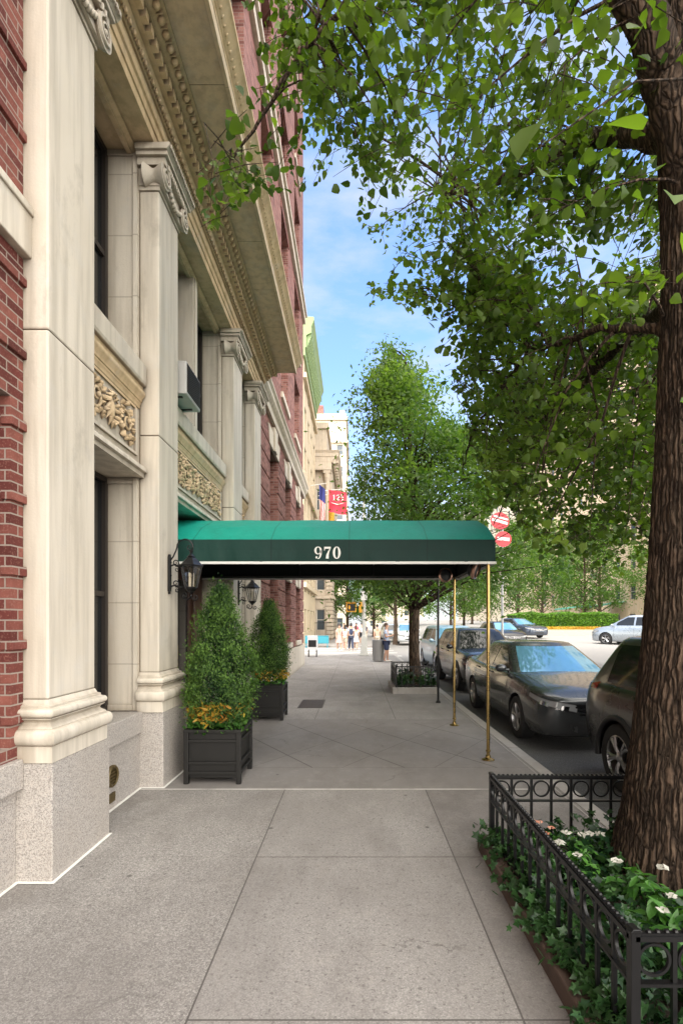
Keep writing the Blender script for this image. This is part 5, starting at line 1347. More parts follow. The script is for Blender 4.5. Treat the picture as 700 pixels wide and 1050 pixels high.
# ------------------------------------------------------------------ people
def skinned(name, joints, edges, radii, mat, parent, sub=2, root=0):
    me = bpy.data.meshes.new(name); me.from_pydata(joints, edges, []); o = bpy.data.objects.new(name, me); C.objects.link(o); o.parent = parent
    bm = bmesh.new(); bm.from_mesh(me); ly = bm.verts.layers.skin.verify(); bm.verts.ensure_lookup_table()
    for i, r in enumerate(radii): bm.verts[i][ly].radius = (r, r*.85) if not hasattr(r, '__len__') else r; bm.verts[i][ly].use_root = (i == root)
    bm.to_mesh(me); bm.free()
    m = o.modifiers.new('skin', 'SKIN'); m.use_smooth_shade = True; m.branch_smoothing = .4
    s = o.modifiers.new('sub', 'SUBSURF'); s.levels = s.render_levels = sub
    me.materials.append(mat); return o
SK = [plain('skin_light', (.50,.29,.20), .6, var=.05), plain('skin_tan', (.30,.16,.10), .6, var=.05)]
HR = [plain('hair_brown', (.06,.03,.018), .6), plain('hair_dark', (.015,.012,.01), .6)]
def person(loc, rz, H, top, bottom, label, skirt=False, long=False, hair=0, skin=0, stride=.12, bag=None, phone=False, sleeve=True):
    T = thing('person', label, 'person', loc, rz, None); k = H/1.75
    # faces -y. 0 pelvis 1 waist 2 chest 3 neck 4 head-base 5 head-mid 6 crown; arms; legs
    J = [(0,0,.95),(0,0,1.10),(0,-.01,1.32),(0,0,1.50),(0,-.01,1.56),(0,-.02,1.64),(0,-.01,1.72)]; E = [(0,1),(1,2),(2,3),(3,4),(4,5),(5,6)]; Rd = [(.15,.11),(.13,.10),(.16,.11),(.055,.055),(.065,.07),(.078,.095),(.055,.065)]
    for s in (-1,1):
        b = len(J); sw = stride*s
        J += [(s*.085,0,.90),(s*.095,-sw*.9-.02,.50),(s*.10,-sw*1.6+(.05 if sw<0 else 0),.085),(s*.105,-sw*1.6-.15,.035)]; E += [(0,b),(b,b+1),(b+1,b+2),(b+2,b+3)]; Rd += [(.10,.10),(.062,.065),(.040,.045),(.042,.028)]
        b = len(J)
        if phone: J += [(s*.175,0,1.42),(s*.21,.0,1.14),(s*.10,-.26,1.20),(s*.05,-.33,1.25)]
        else: J += [(s*.175,0,1.42),(s*.22,.02+sw*.5,1.14),(s*.22,-.04+sw*.9,.90),(s*.215,-.07+sw*1.1,.80)]
        E += [(2,b),(b,b+1),(b+1,b+2),(b+2,b+3)]; Rd += [(.062,.062),(.045,.045),(.032,.032),(.034,.022)]
    sc = lambda L_: [tuple(c*k for c in p) for p in L_]
    skinned('body', sc(J), E, [tuple(q*k for q in r) for r in Rd], SK[skin], T)
    # hair, shirt, trousers as looser skins of the same skeleton
    mb = MB(); mb.ball((0,.018*k,1.685*k), (.088*k,.102*k,.105*k), 12, 8)
    if long: mb.ball((0,.05*k,1.56*k), (.085*k,.05*k,.14*k), 10, 8)
    mb.build('hair', HR[hair], T, smooth=True)
    mb = MB(); mb.ball((0,-.112*k,1.625*k), (.012*k,.018*k,.02*k), 6, 5)
    for s in (-1,1): mb.ball((s*.082*k,0,1.63*k), (.012*k,.02*k,.028*k), 6, 5)
    mb.build('face', SK[skin], T, smooth=True)
    Js = [J[0],J[1],J[2],(0,0,1.47)]; Es = [(0,1),(1,2),(2,3)]; Rs = [(.172,.132),(.155,.122),(.178,.13),(.075,.075)]
    for b in (11, 19):
        n = len(Js); e = J[b+1]; s0 = J[b]; f = .6; Js += [s0,(s0[0]+(e[0]-s0[0])*f,s0[1]+(e[1]-s0[1])*f,s0[2]+(e[2]-s0[2])*f)]; Es += [(2,n),(n,n+1)]; Rs += [(.08,.08),(.068,.068)]
    skinned('shirt', sc(Js), Es, [tuple(q*k for q in r) for r in Rs], top, T, root=1)
    if skirt:
        mb = MB(); mb.lathe([(.14*k,1.08*k),(.165*k,.95*k),(.20*k,.75*k),(.25*k,.55*k),(.245*k,.55*k),(.15*k,.9*k)], (0,0,0), 18); mb.build('skirt', bottom, T, smooth=50)
    else:
        Jl = [(0,0,.98)]; El = []; Rl = [(.165,.13)]
        for b in (7, 15):
            n = len(Jl); kn = J[b+1]; an = J[b+2]; Jl += [J[b],kn]; El += [(0,n),(n,n+1)]; Rl += [(.118,.118),(.09,.09)]
            if long is None or bottom.name.startswith('long'): Jl += [(an[0],an[1],an[2]+.02)]; El += [(n+1,n+2)]; Rl += [(.062,.062)]
        skinned('trousers', sc(Jl), El, [tuple(q*k for q in r) for r in Rl], bottom, T)
    mb = MB()
    for b in (7, 15): f = J[b+3]; mb.ball((f[0]*k,(f[1]+.06)*k,.045*k), (.05*k,.13*k,.048*k), 10, 6)
    mb.build('shoes', plain('pale_shoes', (.6,.58,.55), .6), T, smooth=True)
    if bag: mb = MB(); mb.ball((0,.19*k,1.22*k), (.14*k,.09*k,.21*k), 12, 8); mb.tube([(-.1*k,.14*k,1.3*k),(-.11*k,.03*k,1.46*k),(-.1*k,-.12*k,1.3*k)], .016, 6); mb.tube([(.1*k,.14*k,1.3*k),(.11*k,.03*k,1.46*k),(.1*k,-.12*k,1.3*k)], .016, 6); mb.build('backpack', bag, T, smooth=True)
    return T
cl = lambda n, c: plain(n, c, .8, var=.06)
c_white, c_navy, c_pink, c_lblue, c_tan, c_red, c_black = cl('white_cloth',(.70,.70,.72)), cl('navy_cloth',(.03,.04,.09)), cl('pink_cloth',(.70,.36,.32)), cl('light_blue_cloth',(.42,.50,.66)), cl('beige_cloth',(.52,.43,.33)), cl('red_cloth',(.55,.10,.18)), cl('black_cloth',(.02,.02,.025))
c_ljean = cl('long_dark_jeans',(.04,.05,.09)); c_lbeige = cl('long_beige_trousers',(.5,.44,.36))
person((1.36,21.7,0), R(75), 1.68, c_lblue, c_navy, 'person in light blue shirt and dark shorts standing by the grey bin', hair=0, stride=.02, phone=True)
person((-1.05,33.0,-.12), R(10), 1.72, c_pink, c_pink, 'person in a long pink dress walking over the crossing', skirt=True, long=True, hair=0)
person((-.70,34.6,-.12), R(170), 1.70, c_white, c_tan, 'person in white top and beige shorts on the crossing', long=True, hair=1)
person((-.28,33.4,-.12), R(185), 1.80, c_white, c_ljean, 'person with a dark backpack walking away over the crossing', hair=1, bag=c_navy)
person((.05,35.0,-.12), R(175), 1.66, c_white, c_white, 'person in a short white dress on the crossing', skirt=True, long=True, hair=0)
person((1.50,34.0,-.12), R(185), 1.74, c_tan, c_lbeige, 'person in beige shirt and trousers standing right of the lamp post', hair=1)
person((-.35,42.5,0), R(180), 1.75, c_pink, c_navy, 'person in pink shirt far beyond the crossing', hair=0)
person((.10,44.0,0), R(0), 1.75, c_red, c_black, 'person in red top far beyond the crossing', hair=1)
person((.55,41.5,0), R(180), 1.78, c_white, c_black, 'person in white shirt and dark shorts far beyond the crossing', hair=1)
person((-1.0,45.0,0), R(0), 1.72, c_lblue, c_ljean, 'person in light blue top far off by the beige building', hair=1)
person((.95,47.0,0), R(0), 1.72, c_navy, c_lbeige, 'person in dark blue top far off under the trees', hair=1)

# ------------------------------------------------------------------ street furniture
GR = plain('grey_galvanised', (.38,.38,.38), .5, .3, var=.15, scale=3)
PW = plain('pale_pole_paint', (.55,.55,.52), .5, .1); YE = plain('signal_yellow', (.72,.36,.03), .45, var=.05); RED = plain('sign_red', (.62,.03,.045), .4, var=.06); SW = plain('sign_white', (.8,.79,.77), .45, var=.04)
D = thing('litter_bin', 'grey ribbed litter bin next to the standing person', 'litter bin', (1.02,22.0,0))
mb = MB(); mb.lathe([(.0,.02),(.22,.02),(.23,.05),(.26,.9),(.27,.92),(.27,.96),(.24,.96),(.23,.9),(.22,.5),(.0,.5)], (0,0,0), 24); mb.build('drum', GR, D, smooth=35)
mb = MB()
for k in range(24): a = 2*PI*k/24; mb.tube([(.242*math.cos(a),.242*math.sin(a),.06),(.268*math.cos(a),.268*math.sin(a),.9)], .008, 4)
mb.build('rib', GR, D)
D = thing('lamp_post', 'pale grey lamp post with square foot at the corner, seen under the canopy', 'lamp post', (.46,26.0,0))
mb = MB(); mb.extrude([(-.24,0),(.24,0),(.24,.12),(.17,.2),(.15,.95),(.11,1.05),(-.11,1.05),(-.15,.95),(-.17,.2),(-.24,.12)], 'y', -.2, .2); mb.build('foot', PW, D, bevel=.03)
mb = MB(); mb.tube([(0,0,1),(0,0,9),(0,0,9.3)], [.10,.065,.06], 14); mb.tube([(0,0,9),(.6,-.3,9.6),(2.0,-.8,9.9)], [.05,.045,.04], 8); mb.build('pole', PW, D, smooth=True)
mb = MB(); mb.ball((2.2,-.88,9.86), (.38,.16,.10), 14, 8); mb.build('lamp_head', PW, D, smooth=True)
mb = MB(); mb.box(-.16,.16,-.13,-.10,2.9,3.4); mb.build('notice_plate', SW, D)
D = thing('traffic_signal', 'yellow pedestrian signal boxes hung on the corner lamp post', 'traffic signal', (.46,26.0,2.3)); 
mb = MB(); mb.box(-.92,-.40,-.18,.10,-.02,.46); mb.box(-.26,-.10,-.22,.0,-.05,.5); mb.build('housing', YE, D, bevel=.03)
mb = MB(); mb.box(-.87,-.45,-.20,-.185,.04,.40); mb.build('signal_face', M['blackp'], D)
mb = MB(); mb.box(-.80,-.72,-.207,-.203,.12,.32); mb.box(-.82,-.70,-.209,-.2075,.20,.24); mb.build('hand_symbol', YE, D)
mb = MB(); mb.extrude([(-.94,.47),(-.38,.47),(-.38,.49),(-.94,.49)], 'y', -.30, .1); mb.build('visor', YE, D); mb = MB(); mb.box(-.41,-.08,-.04,.02,.18,.24); mb.build('arm', M['blackp'], D)
# dark sign pole by the kerb beyond the canopy
D = thing('sign_pole', 'thin dark pole on the kerb side just beyond the brass poles', 'pole', (1.74,10.45,0)); mb = MB(); mb.tube([(0,0,0),(0,0,2.95)], .024, 10); mb.lathe([(0,0),(.05,0),(.05,.02),(.026,.05)], (0,0,0), 12); mb.build('post', M['iron'], D, smooth=True)
mb = MB(); mb.box(-.004,.004,-.15,.15,2.45,2.90); mb.build('sign_plate', SW, D)
# do-not-enter signs on the median end
D = thing('traffic_sign', 'two round red signs with white bars on one post, above the canopy corner', 'sign', (5.92,20.0,-.1)); 
mb = MB(); mb.tube([(0,.04,0),(0,.04,6.2)], .05, 8); mb.build('post', GR, D, smooth=True)
for i, (dx, z, w, h, t) in enumerate(((0.02,5.17,.33,.31,.10),(-.12,5.90,.38,.34,.28))):
    mb = MB(); P = [(w*math.cos(a), h*math.sin(a)) for a in np.linspace(0,2*PI,28)[:-1]]; mb.extrude([(p,q) for p,q in P], 'y', -.012, .0); o = mb.build('sign_face', RED, D); o.location = (dx,-.01-.02*i,z); o.rotation_euler = (0,t,0)
    mb = MB()
    if i == 0: mb.box(-w*.74,w*.74,-.017,-.013,-.06,.07)
    else: mb.box(-w*.8,w*.8,-.017,-.013,.09,.16); mb.box(-w*.86,w*.86,-.017,-.013,-.08,.03)
    mb.build('white_bar', SW, o)
# barrier and box at the corner
TL = plain('teal_paint', (.03,.23,.30), .5); D = thing('street_barrier', 'teal blue board barrier by the entrance of the far beige building', 'barrier', (-2.9,37.8,0))
mb = MB(); mb.box(-.9,.9,-.04,.04,.18,.72); mb.box(-.9,.9,-.05,.05,.723,.78); mb.build('panel', TL, D, bevel=.01)
for x in (-.8,.8): mb = MB(); mb.box(x-.04,x+.04,-.25,.25,-.13,.0); mb.box(x-.03,x+.03,-.03,.03,.003,.17); mb.build('leg', TL, D)
D = thing('newspaper_box', 'small grey and black newspaper box at the corner past the brick wall', 'box', (-2.15,25.2,0))
mb = MB(); mb.box(-.25,.25,-.2,.2,.35,.9); mb.extrude([(-.2,.9),(.2,.9),(.2,1.0),(-.1,1.08),(-.2,1.08)], 'x', -.25, .25); mb.build('case', c_white, D, bevel=.015)
mb = MB(); mb.box(-.2,.2,-.206,-.201,.5,.85); mb.build('door', M['blackp'], D)
for x in (-.2,.2): mb = MB(); mb.box(x-.02,x+.02,-.15,.15,0,.35); mb.build('leg', M['blackp'], D)
# ------------------------------------------------------------------ distant buildings
YB_ = limestone('pale_yellow_stone', (.58,.48,.33), (.70,.60,.44)); CR = limestone('cream_brick', (.66,.56,.42), (.74,.66,.52)); BG = limestone('beige_stone', (.50,.42,.33), (.60,.52,.42)); CU = plain('green_copper', (.24,.34,.15), .6, var=.2, scale=2)
TN = limestone('tan_brick_far', (.60,.45,.30), (.72,.57,.40)); WGL = glassy('far_glass', (.06,.08,.10), .1, .2, .8)
def block(name, label, x0, x1, y0, y1, H, wmat, faces, fl=3.5, bw=3.0, ww=1.3, wh=1.9, zb=-.5, maxw=100, cat='building', courses=()):
    """box building; faces: list of 's' (faces -y), 'e' (+x), 'w' (-x); windows sunk .25"""
    T = thing(name, label, cat, (x1 if 'e' in faces else x0, y0, 0)); O = T.location.copy(); mb = MB()
    mb.box(x0+.3,x1-.3,y0+.3,y1-.3,zb,H-.02); 
    mb2 = MB(); mb2.box(x0,x1,y0,y1,H-.01,H+.3)
    cnt = 0; spots = []
    for side in 'snwe':
        if side == 's': P0, u, n, L = (x0,y0,0), (1,0,0), (0,-1,0), x1-x0
        if side == 'n': P0, u, n, L = (x0,y1,0), (1,0,0), (0,1,0), x1-x0
        if side == 'e': P0, u, n, L = (x1,y0,0), (0,1,0), (1,0,0), y1-y0
        if side == 'w': P0, u, n, L = (x0,y0,0), (0,1,0), (-1,0,0), y1-y0
        if side not in faces: facade(mb, P0, u, n, [0,L], [zb,H], set(), 0); continue
        nb = max(1, int(L/bw)); nf = max(1, int((H-1.2)/fl)); us = [0]; zs = [zb]
        for i in range(nb): c = L*(i+.5)/nb; us += [c-ww/2, c+ww/2]
        us.append(L)
        for j in range(nf): z = 1.0+j*fl; zs += [z, z+wh]
        zs.append(H)
        facade(mb, P0, u, n, us, zs, {(2*i+1,2*j+1) for i in range(nb) for j in range(nf)}, .22)
        for j in range(nf):
            for i in range(nb): spots.append((side, Vector(P0)+Vector(u)*us[2*i+1]-Vector(n)*.2+Vector((0,0,zs[2*j+1]))))
    mb.build('wall', wmat, T, off=O); mb2.build('roof', wmat, T, off=O)
    # those beyond the limit of a hundred go into one object
    protos = {}; rest = MB()
    for k, (side, p) in enumerate(spots):
        if k >= maxw:
            if side in 's': rest.box(p.x,p.x+ww,p.y+.0,p.y+.06,p.z,p.z+wh)
            else: rest.box(p.x-.03,p.x+.03,p.y,p.y+ww,p.z,p.z+wh)
            continue
        if side not in protos:
            a = MB(); b = MB(); f = .07
            def bx(m, u0, u1, d0, d1, z0, z1):
                if side in 'sn': m.box(u0,u1,d0,d1,z0,z1)
                else: m.box(d0,d1,u0,u1,z0,z1)
            s = -1 if side in 'sw' else 1
            for (u0,u1,z0,z1) in ((0,f,0,wh),(ww-f,ww,0,wh),(f,ww-f,0,f),(f,ww-f,wh-f,wh),(f,ww-f,wh/2-.03,wh/2+.03)): bx(a, u0, u1, *sorted((0,.06*s)), z0, z1)
            bx(b, 0, ww, *sorted((-.02*s,.02*s)), 0, wh)
            o = a.build('window', SWF, T); b.build('pane', WGL, o); protos[side] = o
        else: o = dup(protos[side], parent=T)
        o.location = p-O
    if len(spots) > maxw: tag(rest.build('more_windows', WGL, T, off=O), kind='stuff')
    return T, O
SWF = plain('far_sash', (.5,.47,.42), .6)
# B: pale stone block with the green copper cornice
T, O = block('apartment_building', 'pale yellow stone block crowned by a deep green copper cornice', -14, -4.1, 39.6, 51, 25.0, YB_, 'es', 3.3, 2.6)
mb = MB(); mb.extrude([(-14.5,22.9),(-3.95,22.9),(-3.95,23.5),(-3.85,23.6),(-3.85,24.5),(-3.45,24.7),(-3.45,25.2),(-3.25,25.7),(-3.25,25.95),(-14.5,26.4)], 'y', 39.3, 51.5)
cc = mb.build('cornice', CU, T, off=O)
mb = MB(); y = 39.45
while y < 51.2: mb.extrude([(-3.95,23.5),(-3.84,23.55),(-3.50,24.4),(-3.46,24.69),(-3.95,24.69)], 'y', y, y+.28); y += .62
mb.each(lambda q: q.build('bracket', CU, cc, off=O))
mb = MB()
for z in (4.6,12.5,21.2): mb.box(-14.2,-3.85,39.35,51.2,z,z+.4)
mb.each(lambda q: q.build('string_course', YB_, T, off=O))
# C: rusticated beige stone with classical top
T, O = block('classical_building', 'beige stone building with columns and bracketed cornice behind the flags', -14, -2.45, 52.0, 66, 18.4, BG, 'se', 4.2, 2.0, .85, 2.2)
mb = MB(); mb.extrude([(-14,18.4),(-2.3,18.4),(-2.3,18.7),(-1.75,19.0),(-1.75,19.35),(-1.6,19.6),(-14,19.7)], 'y', 51.4, 66.3); mb.extrude([(51.99,18.4),(51.7,18.4),(51.7,18.7),(51.35,19.0),(51.35,19.35),(51.2,19.6),(51.99,19.6)], 'x', -14, -1.7); 
cc = mb.build('cornice', BG, T, off=O); mb = MB()
for k in range(9): mb.box(-2.0-.9*k-.3,-2.0-.9*k,51.5,51.72,18.3,18.95)
for k in range(14): mb.box(-2.3,-1.85,52+k,52.35+k,18.3,18.95)
mb.each(lambda q: q.build('bracket', BG, cc, off=O))
mb = MB(); mb.box(-13,-3.0,52.6,65,19.7,22.6); mb.box(-13.2,-2.8,52.4,65.2,22.3,22.9); mb.build('attic', BG, T, off=O)
mb = MB()
for k in range(4):
    x = -2.9-k*1.9; mb.lathe([(.34,8.2),(.30,8.5),(.27,9),(.24,16.2),(.25,16.4),(.36,16.9),(.38,17.3)], (x,51.75,0), 14); mb.box(x-.4,x+.4,51.4,51.99,17.3,17.6); mb.box(x-.4,x+.4,51.4,51.99,7.8,8.2)
mb.box(-14,-2.44,51.35,51.99,17.61,18.39); mb.build('column', BG, T, off=O)
mb = MB(); z = .2
while z < 7.4: mb.box(-14,-2.37,51.90,51.99,z,z+.34) if False else mb.box(-3.05,-2.36,51.90,66,z,z+.34); z += .42
for z in (4.3,7.5): mb.box(-14,-2.2,51.7,66,z,z+.3)
mb.build('rustication', BG, T, off=O)
mb = MB(); 
for k in range(15): mb.tube([(-5.3+.2*k,50.6,0),(-5.3+.2*k,50.6,1.9)], .02, 5)
mb.box(-5.4,-2.4,50.58,50.62,1.75,1.8); mb.box(-5.4,-2.4,50.58,50.62,.2,.25)
solo(mb, 'iron_railing', M['iron'], 'black iron railing before the far beige building', 'railing', (-4,50.6,0))
# D: tall cream tower
T, O = block('tower_building', 'tall cream apartment tower closing the view down the avenue', -15, -1.5, 85, 104, 36.5, CR, 'se', 3.7, 2.25, 1.05, 1.7)
mb = MB()
for z in (36.5, 32.6, 21.2): mb.box(-15.3,-1.25,84.7,104.3,z,z+.5)
mb.box(-2.6,-1.8,85.2,86,37,38.3); mb.box(-8.6,-7,87,89,37,39.0); mb.box(-15,-1.5,85,104,37,37.6)
mb.each(lambda q: q.build('string_course', CR, T, off=O))
mb = MB(); mb.box(-7.2,-5.5,86,88,37.6,39.5); mb.build('chimney', M['brick_up'], T, off=O)
# E: far side of the avenue
T, O = block('apartment_building', 'long tan apartment house across the avenue seen through the leaves', 33, 48, 30, 92, 40, TN, 'w', 3.6, 3.3, 1.3, 1.9)
T, O = block('apartment_building', 'cream apartment house farther up the avenue with pale lower floors', 31, 48, 94, 150, 34, CR, 'ws', 3.6, 4.3, 1.5, 1.9)
block('apartment_building', 'pale brick block at the far end of the avenue', 4, 24, 175, 190, 22, CR, 's', 3.6, 3.5, 1.5, 1.9)
block('apartment_building', 'low beige block far down beyond the tower', -16, -2.5, 108, 150, 20, BG, 'e', 3.6, 4.3, 1.5, 1.9)
AW = plain('pale_teal_awning', (.12,.38,.30), .6)
for i, (x, y) in enumerate(((31.2,62.5),(31.2,71))):
    D = thing('awning', ('pale teal awning at a doorway across the avenue, nearer one','pale teal awning across the avenue, farther one')[i], 'awning', (x,y,0)); mb = MB(); mb.extrude([(-2.0,3.7),(1.8,4.4),(1.8,4.45),(-2.0,3.9)], 'y', -1.9, 1.9); mb.build('canvas', AW, D)
    mb = MB()
    for q in (-1.7,1.7): mb.tube([(-1.9,q,.4),(-1.9,q,3.8)], .05, 6)
    mb.build('pole', M['brass'], D)
# flags
def flag(label, x, y, z, w, h, kind, tilt=.12):
    D = thing('flag', label, 'flag', (x,y,z)); segs = 20
    def fn(u, v): return (-w/2+w*u+.02*v, .16*math.sin(u*7+v*3)*(.3+v*.7)+.05*math.sin(v*9), -h*v+tilt*u*h*(-1))
    mats = {'us': [RED, SW, plain('flag_blue', (.03,.04,.22), .7)], 'orange': [plain('flag_orange', (.78,.36,.04), .7), plain('flag_yellow', (.8,.55,.06), .7)], 'red': [plain('flag_red', (.62,.05,.09), .7)]}[kind]
    mb = MB(); nu, nv = 26, 26
    for j in range(nv):
        for i in range(nu):
            u, v = (i+.5)/nu, (j+.5)/nv
            if kind == 'us': mb.k = 2 if (v < .34) else int((u*7+v*2.2)) % 2
            elif kind == 'orange': mb.k = int(u*4) % 2
            mb.quad(fn(i/nu,j/nv), fn((i+1)/nu,j/nv), fn((i+1)/nu,(j+1)/nv), fn(i/nu,(j+1)/nv))
    mb.build('cloth', mats, D)
    if kind == 'red':
        mb = MB(); xx = -.50*w/1.7
        for d in '125': digit(mb, d, xx, -h*.50, .52, -.22); xx += .36
        stroke(mb, [(-.6*w/1.7,-h*.60-.0),(0,-h*.68),(.55*w/1.7,-h*.62)], [.03,.08,.03], -.22)
        mb.build('number', SW, D)
    mb = MB(); mb.tube([(-w/2-1.0,.25,-.1),(w/2+.1,0,.08)], .035, 6); mb.build('pole', SW, D)
    return D
flag('red flag with white number 125 hanging in front of the tower', -1.62, 46.0, 14.1, 1.65, 2.1, 'red')
flag('orange and yellow flag hanging beside the red flag', -2.3, 48.0, 14.2, .55, 3.4, 'orange')
flag('striped red and white flag hanging by the classical columns', -3.05, 46.0, 14.6, .55, 3.9, 'us')
# ------------------------------------------------------------------ median hedge and beds
def medz(x, y): return road_z(x, y)
MZ = 1.02
mb = MB(); mb.box(13.2,22.5,40.0,46.5,-.2,MZ+.12); struct(mb.build('median_kerb', M['curb'], bevel=.03))
mb = MB(); mb.box(-2,30,0,1,0,0) if False else mb.box(13.4,22.3,40.2,46.3,MZ+.05,MZ+.2); struct(mb.build('median_bed', plain('pink_bed_soil', (.42,.30,.16), .9, var=.3)))
rs = np.random.RandomState(8)
n = 15000; P = np.stack([rs.uniform(13.6,22.2,n), rs.uniform(42.0,45.0,n), rs.uniform(MZ+.1,2.55,n)],1)
f = rs.rand(n); P[f < .45,1] = 42.0+rs.rand((f < .45).sum())*.12; P[(f > .45)&(f < .8),2] = 2.5+.10*np.sin(P[(f>.45)&(f<.8),0]*2.2)+rs.rand(((f>.45)&(f<.8)).sum())*.1
mb = MB(); mb.box(13.7,22.1,42.15,44.9,MZ,2.45); D = thing('hedge', 'bright clipped hedge on the avenue median in the sun', 'hedge', (18,43.5,MZ)); mb.build('inner_growth', LM['cedar'], D, off=(18,43.5,MZ))
leaves_obj('foliage', P, .15, LM['hedge'], D, 'oval', off=(18,43.5,MZ), seed=4)
n = 2500; P = np.stack([rs.uniform(13.6,22.2,n), rs.uniform(40.6,41.9,n), MZ+.2+rs.rand(n)*.22],1)
o = leaves_obj('flower_bed', P, .13, LM['coleus'], None, 'oval', off=(18,41,MZ), seed=14); o.location = (18,41,MZ); tag(o, 'row of low orange brown plants in front of the median hedge', 'flower bed', kind='stuff')
# ------------------------------------------------------------------ farther trees
far = [ # x, y, z, H, R, trunk, low, leaves, size, mat
 (3.0,24.5,0,8.5,3.2,.13,3.2,9000,.15,'mid','street tree behind the parked van'),
 (3.2,40.0,0,9.0,3.4,.16,3.6,7000,.2,'mid','street tree at the far corner behind the white minivan'),
 (-.9,58.0,0,8.5,3.0,.2,3.0,5000,.26,'bright','bright green tree beside the classical building'),
 (2.5,66.0,0,10,4.0,.2,3.0,5000,.3,'mid','tree far up the pavement past the crowd'),
 (10.8,56.0,.9,11.0,4.6,.15,2.2,9000,.27,'bright','light green tree on the median left of the hedge'),
 (17.0,52.0,1.0,11.5,5.0,.15,2.6,11000,.24,'bright','light green tree on the median behind the middle of the hedge'),
 (23.0,50.0,1.0,11.0,4.4,.15,2.6,10000,.24,'bright','light green tree on the median behind the right end of the hedge'),
 (13.5,62.0,1.0,9.0,4.6,.15,2.6,5000,.28,'bright','pale green tree behind the median trees'),
 (28.5,42.0,.5,14,5.6,.2,3.0,11000,.22,'bright','tree in front of the long tan apartment house, nearest'),
 (28.5,58.0,.8,14,5.6,.2,3.0,11000,.26,'bright','tree in front of the long tan apartment house, middle'),
 (9.0,80.0,1.0,12,6.0,.2,2.6,5000,.38,'mid','broad tree low on the far avenue'),
 (20.0,85.0,1.0,11,6.0,.2,2.6,5000,.38,'bright','broad pale tree far up the median'),
 (1.5,95.0,0,13,6.0,.2,2.6,5000,.42,'mid','dark tree at the far end of the pavement'),
 (28.5,76.0,1.0,15,6,.2,3.0,8000,.32,'mid','darker tree before the far end of the tan house'),
]
for i, (x,y,z,H,r,tr_,lo,n,s,m_,lab) in enumerate(far):
    tree('street_tree', lab, (x,y,z), H, r, tr_, lo, n, s, m_, 50+i, conic=.35, group='trees along the avenue', clumps=90)
# ------------------------------------------------------------------ light, sky, camera
EL, AZ = R(57), math.atan2(-.50, -.866)      # direction to the sun: x=-.5, y=-.866
sd = Vector((-.50*math.cos(EL), -.866*math.cos(EL), math.sin(EL))).normalized()
W = bpy.data.worlds.new('World'); scene.world = W; W.use_nodes = True; t = W.node_tree; bg = t.nodes['Background']
sky = t.nodes.new('ShaderNodeTexSky'); sky.sky_type = 'NISHITA'; sky.sun_disc = False; sky.sun_elevation = EL; sky.sun_rotation = math.atan2(sd.x, sd.y); sky.air_density = 1.0; sky.dust_density = .6; sky.ozone_density = 1.5; sky.altitude = 0
tc_ = t.nodes.new('ShaderNodeTexCoord'); mp = t.nodes.new('ShaderNodeMapping'); mp.inputs['Scale'].default_value = (1.0,1.0,3.2); t.links.new(tc_.outputs['Generated'], mp.inputs[0])
no = t.nodes.new('ShaderNodeTexNoise'); no.inputs['Scale'].default_value = 2.6; no.inputs['Detail'].default_value = 8; no.inputs['Roughness'].default_value = .6; t.links.new(mp.outputs[0], no.inputs['Vector'])
rp = t.nodes.new('ShaderNodeValToRGB'); rp.color_ramp.elements[0].position = .41; rp.color_ramp.elements[1].position = .58; rp.color_ramp.elements[0].color = (0,0,0,1); rp.color_ramp.elements[1].color = (1,1,1,1); t.links.new(no.outputs[0], rp.inputs[0])
sx = t.nodes.new('ShaderNodeSeparateXYZ'); t.links.new(tc_.outputs['Generated'], sx.inputs[0])
hz = t.nodes.new('ShaderNodeMapRange'); hz.inputs[1].default_value = .0; hz.inputs[2].default_value = .45; hz.inputs[3].default_value = .8; hz.inputs[4].default_value = 0.0; t.links.new(sx.outputs[2], hz.inputs[0])
ad = t.nodes.new('ShaderNodeMath'); ad.operation = 'MULTIPLY_ADD'; t.links.new(rp.outputs[0], ad.inputs[0]); ad.inputs[1].default_value = .62; t.links.new(hz.outputs[0], ad.inputs[2]); ad.use_clamp = True
ml = t.nodes.new('ShaderNodeMath'); ml.operation = 'MULTIPLY'; t.links.new(ad.outputs[0], ml.inputs[0]); ml.inputs[1].default_value = .9
mxn = t.nodes.new('ShaderNodeMix'); mxn.data_type = 'RGBA'; t.links.new(ml.outputs[0], mxn.inputs[0]); sk2 = t.nodes.new('ShaderNodeMix'); sk2.data_type = 'RGBA'; sk2.blend_type = 'MULTIPLY'; sk2.inputs[0].default_value = 1; sk2.inputs[7].default_value = (.56,.62,.70,1); t.links.new(sky.outputs[0], sk2.inputs[6]); t.links.new(sk2.outputs[2], mxn.inputs[6]); mxn.inputs[7].default_value = (2.2,2.15,2.05,1)
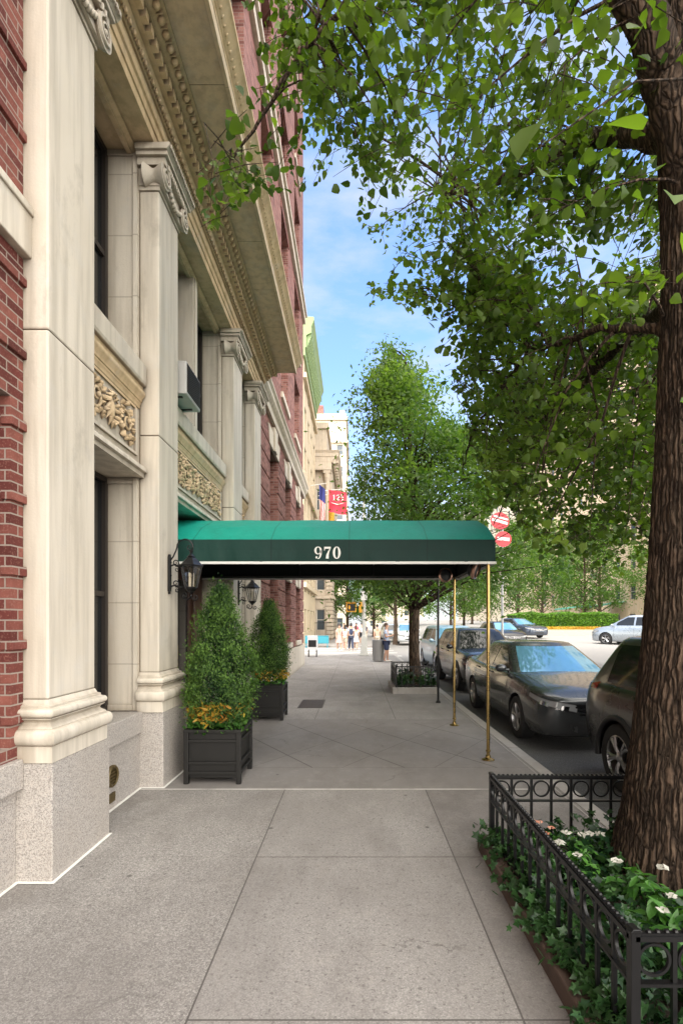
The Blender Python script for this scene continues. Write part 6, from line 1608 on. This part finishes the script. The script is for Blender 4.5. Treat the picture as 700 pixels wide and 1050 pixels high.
# added fill: bright white sky out of view, behind the viewer and overhead
sb = t.nodes.new('ShaderNodeMapRange'); sb.inputs[1].default_value = .25; sb.inputs[2].default_value = -.5; sb.inputs[3].default_value = 0; sb.inputs[4].default_value = .8; t.links.new(sx.outputs[1], sb.inputs[0])
ov = t.nodes.new('ShaderNodeMapRange'); ov.inputs[1].default_value = .80; ov.inputs[2].default_value = .93; ov.inputs[3].default_value = 0; ov.inputs[4].default_value = .85; t.links.new(sx.outputs[2], ov.inputs[0])
sb2 = t.nodes.new('ShaderNodeMath'); sb2.operation = 'MAXIMUM'; t.links.new(sb.outputs[0], sb2.inputs[0]); t.links.new(ov.outputs[0], sb2.inputs[1]); sb = sb2
mxx = t.nodes.new('ShaderNodeMath'); mxx.operation = 'MAXIMUM'; t.links.new(ml.outputs[0], mxx.inputs[0]); t.links.new(sb.outputs[0], mxx.inputs[1]); t.links.new(mxx.outputs[0], mxn.inputs[0])
wb = t.nodes.new('ShaderNodeMix'); wb.data_type = 'RGBA'; t.links.new(sb.outputs[0], wb.inputs[0]); wb.inputs[6].default_value = (1.38,1.42,1.48,1); wb.inputs[7].default_value = (13.3,12.3,10.7,1); t.links.new(wb.outputs[2], mxn.inputs[7])
t.links.new(mxn.outputs[2], bg.inputs[0]); bg.inputs[1].default_value = SKY
l = bpy.data.lights.new('sun', 'SUN'); l.energy = SUN; l.angle = R(.55); l.color = (1,.95,.86); so = bpy.data.objects.new('sun', l); C.objects.link(so); so.rotation_euler = sd.to_track_quat('Z','Y').to_euler(); so.location = (0,0,40)
cam = bpy.data.cameras.new('camera'); co = bpy.data.objects.new('camera', cam); C.objects.link(co); scene.camera = co
co.location = (0,0,CH); co.rotation_euler = (R(90),0,0); cam.sensor_fit = 'VERTICAL'; cam.sensor_height = 36; cam.lens = 36*F/1050; cam.clip_start = .05; cam.clip_end = 6000
cam.shift_x = -(PX-350)/1050; cam.shift_y = (PY-525)/1050
scene.view_settings.view_transform = 'Standard'; scene.view_settings.look = 'None'; scene.view_settings.exposure = 0; scene.view_settings.gamma = 1
scene.cycles.max_bounces = 8; scene.cycles.diffuse_bounces = 4; scene.cycles.glossy_bounces = 3; scene.cycles.transparent_max_bounces = 8; scene.cycles.caustics_reflective = False; scene.cycles.caustics_refractive = False
